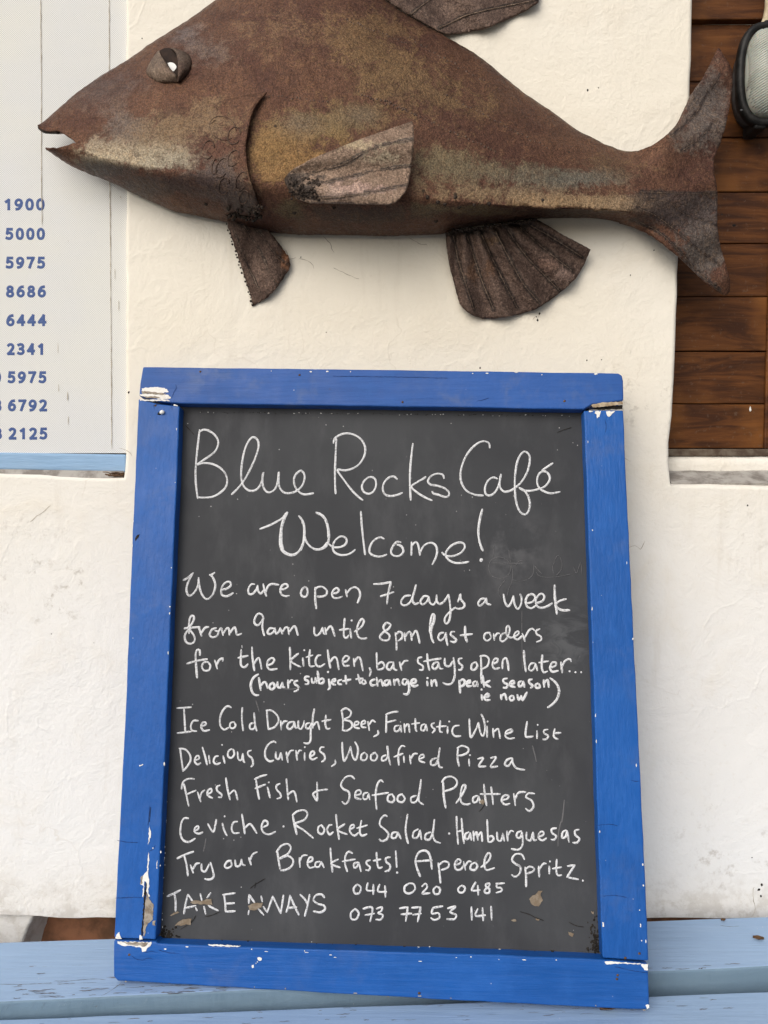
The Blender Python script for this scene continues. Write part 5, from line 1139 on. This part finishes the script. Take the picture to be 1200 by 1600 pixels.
# strips of wear along the front edge of the rear plank and the short dark slots below it
bm = bmesh.new()
for k in range(140):
    u = random.random(); u = u * .5 if random.random() < .7 else u
    dpt = abs(random.gauss(0, .022 if u < .4 else .008)) + .001
    p = fl.lerp(frr, .45 / 1.75 + u / 1.75) + Vector((0, dpt, .0003)); L = random.uniform(.003, .026)
    pts = [p + dv * (L * j / 6) + Vector((0, random.uniform(-.0006, .0006), 0)) for j in range(7)]
    ribbon(bm, pts, random.uniform(.0006, .0016) * (1.6 if dpt < .004 else 1), Vector((0, 0, 1)), .0002)
for s_ in ("190,1536 176,1546 165,1553 158,1556", "0,1538 40,1538 80,1536", "90,1535 140,1530 165,1531", "1125,1446 1140,1448 1155,1447"):
    ribbon(bm, [on_z(x, y, ZB1) for x, y in catmull(P(s_), 4)], .0009, Vector((0, 0, 1)), .0002)
for k in range(60):
    x = random.uniform(0, 1200); y = 1590 - .035 * x + random.uniform(4, 30); L = random.uniform(3, 22); a = on_z(x, y, ZB2); b = on_z(x + L, y - .035 * L, ZB2)
    ribbon(bm, [a.lerp(b, j / 5) + Vector((0, random.uniform(-.0006, .0006), 0)) for j in range(6)], random.uniform(.0005, .0013), Vector((0, 0, 1)), .0002)
tag(obj('worn_edge', bm, M['worn'], bench), kind='stuff')
bm = bmesh.new()
for k in range(75):                                     # saw marks across the edge of the rear plank
    f = random.random(); x = f * 1200; y0_ = 1567 - .0467 * x + random.uniform(1, 5); L = random.uniform(8, 22); fy = fl.lerp(frr, (.45 + f) / 1.75).y - .0004
    pts = [on_y(x - L * .6 * j / 5, y0_ + L * j / 5, fy) for j in range(6)]
    ribbon(bm, pts, random.uniform(.0005, .0012), Vector((0, -1, 0)), .0002)
tag(obj('saw_mark', bm, M['edge_scratch'], bench), kind='stuff')

# ------------------------------------------------------------------ masonry below the wall
bm = bmesh.new(); y = WALL_Y + .055
g = [[bm.verts.new((-2.3 + 4.6 * i / 60, y + random.uniform(-.006, .006), GZ + (-.735 - GZ) * k / 12)) for i in range(61)] for k in range(13)]
for k in range(12):
    for i in range(60): bm.faces.new((g[k][i], g[k][i + 1], g[k + 1][i + 1], g[k + 1][i]))
o = obj('brick_footing', bm, M['earth'], smooth=True); solid(o, .06, -1)
tag(recenter(o), 'bare reddish brown masonry footing in the gap below the plastered wall', 'masonry')
bm = bmesh.new(); y0 = WALL_Y + .012
pts = [on_y(*p, y0) for p in ((-120, 1425), (40, 1427), (56, 1427), (50, 1436), (42, 1452), (34, 1475), (30, 1500), (-120, 1500))]
prism(bm, pts, Vector((0, .05, 0)))
for v in bm.verts:
    if v.co.y > y0 + .03 and v.co.x > -.75: v.co.x += .022
o = obj('plaster_stub', bm, M['plaster']); bevel(o, .004, 3)
tag(recenter(o), 'short white plastered block below the wall at the bench end', 'masonry')

# ------------------------------------------------------------------ dry leaves
def leaf(c, du, dv_, n, L, W, curl, label):
    bm = bmesh.new(); rows = []
    for i in range(9):
        u = i / 8 - .5; hw = W / 2 * max(.08, math.cos(u * math.pi)) ** .8 * random.uniform(.85, 1.1)
        rows.append([bm.verts.new(c + du * u * L + dv_ * hw * s + n * (curl * (s * s) + curl * .8 * u * u + random.uniform(0, .0008) + .0006)) for s in (-1, -.5, 0, .5, 1)])
    for a, b in zip(rows, rows[1:]):
        for k in range(4): bm.faces.new((a[k], a[k + 1], b[k + 1], b[k]))
    o = obj('dry_leaf', bm, M['leaf'], None, True); solid(o, .0004, 0)
    tag(recenter(o), label, 'leaf', 'dry leaves on the bench')
UPZ = Vector((0, 0, 1))
leaf(on_z(951, 1579.5, ZB2) + UPZ * .0015, Vector((1, .15, 0)).normalized(), Vector((-.15, 1, 0)).normalized(), UPZ, .026, .011, .004, 'brown curled dry leaf caught under the bottom edge of the blue frame')
leaf(on_z(1185, 1468, ZB1), Vector((.93, -.3, 0)).normalized(), Vector((.3, .93, 0)).normalized(), UPZ, .016, .010, .003, 'small brown dry leaf lying on the rear bench plank at far right')
leaf(on_z(1130, 1439, ZB1), Vector((1, .2, 0)).normalized(), Vector((-.2, 1, 0)).normalized(), UPZ, .008, .006, .002, 'tiny dark leaf scrap on the bench by the wall foot')
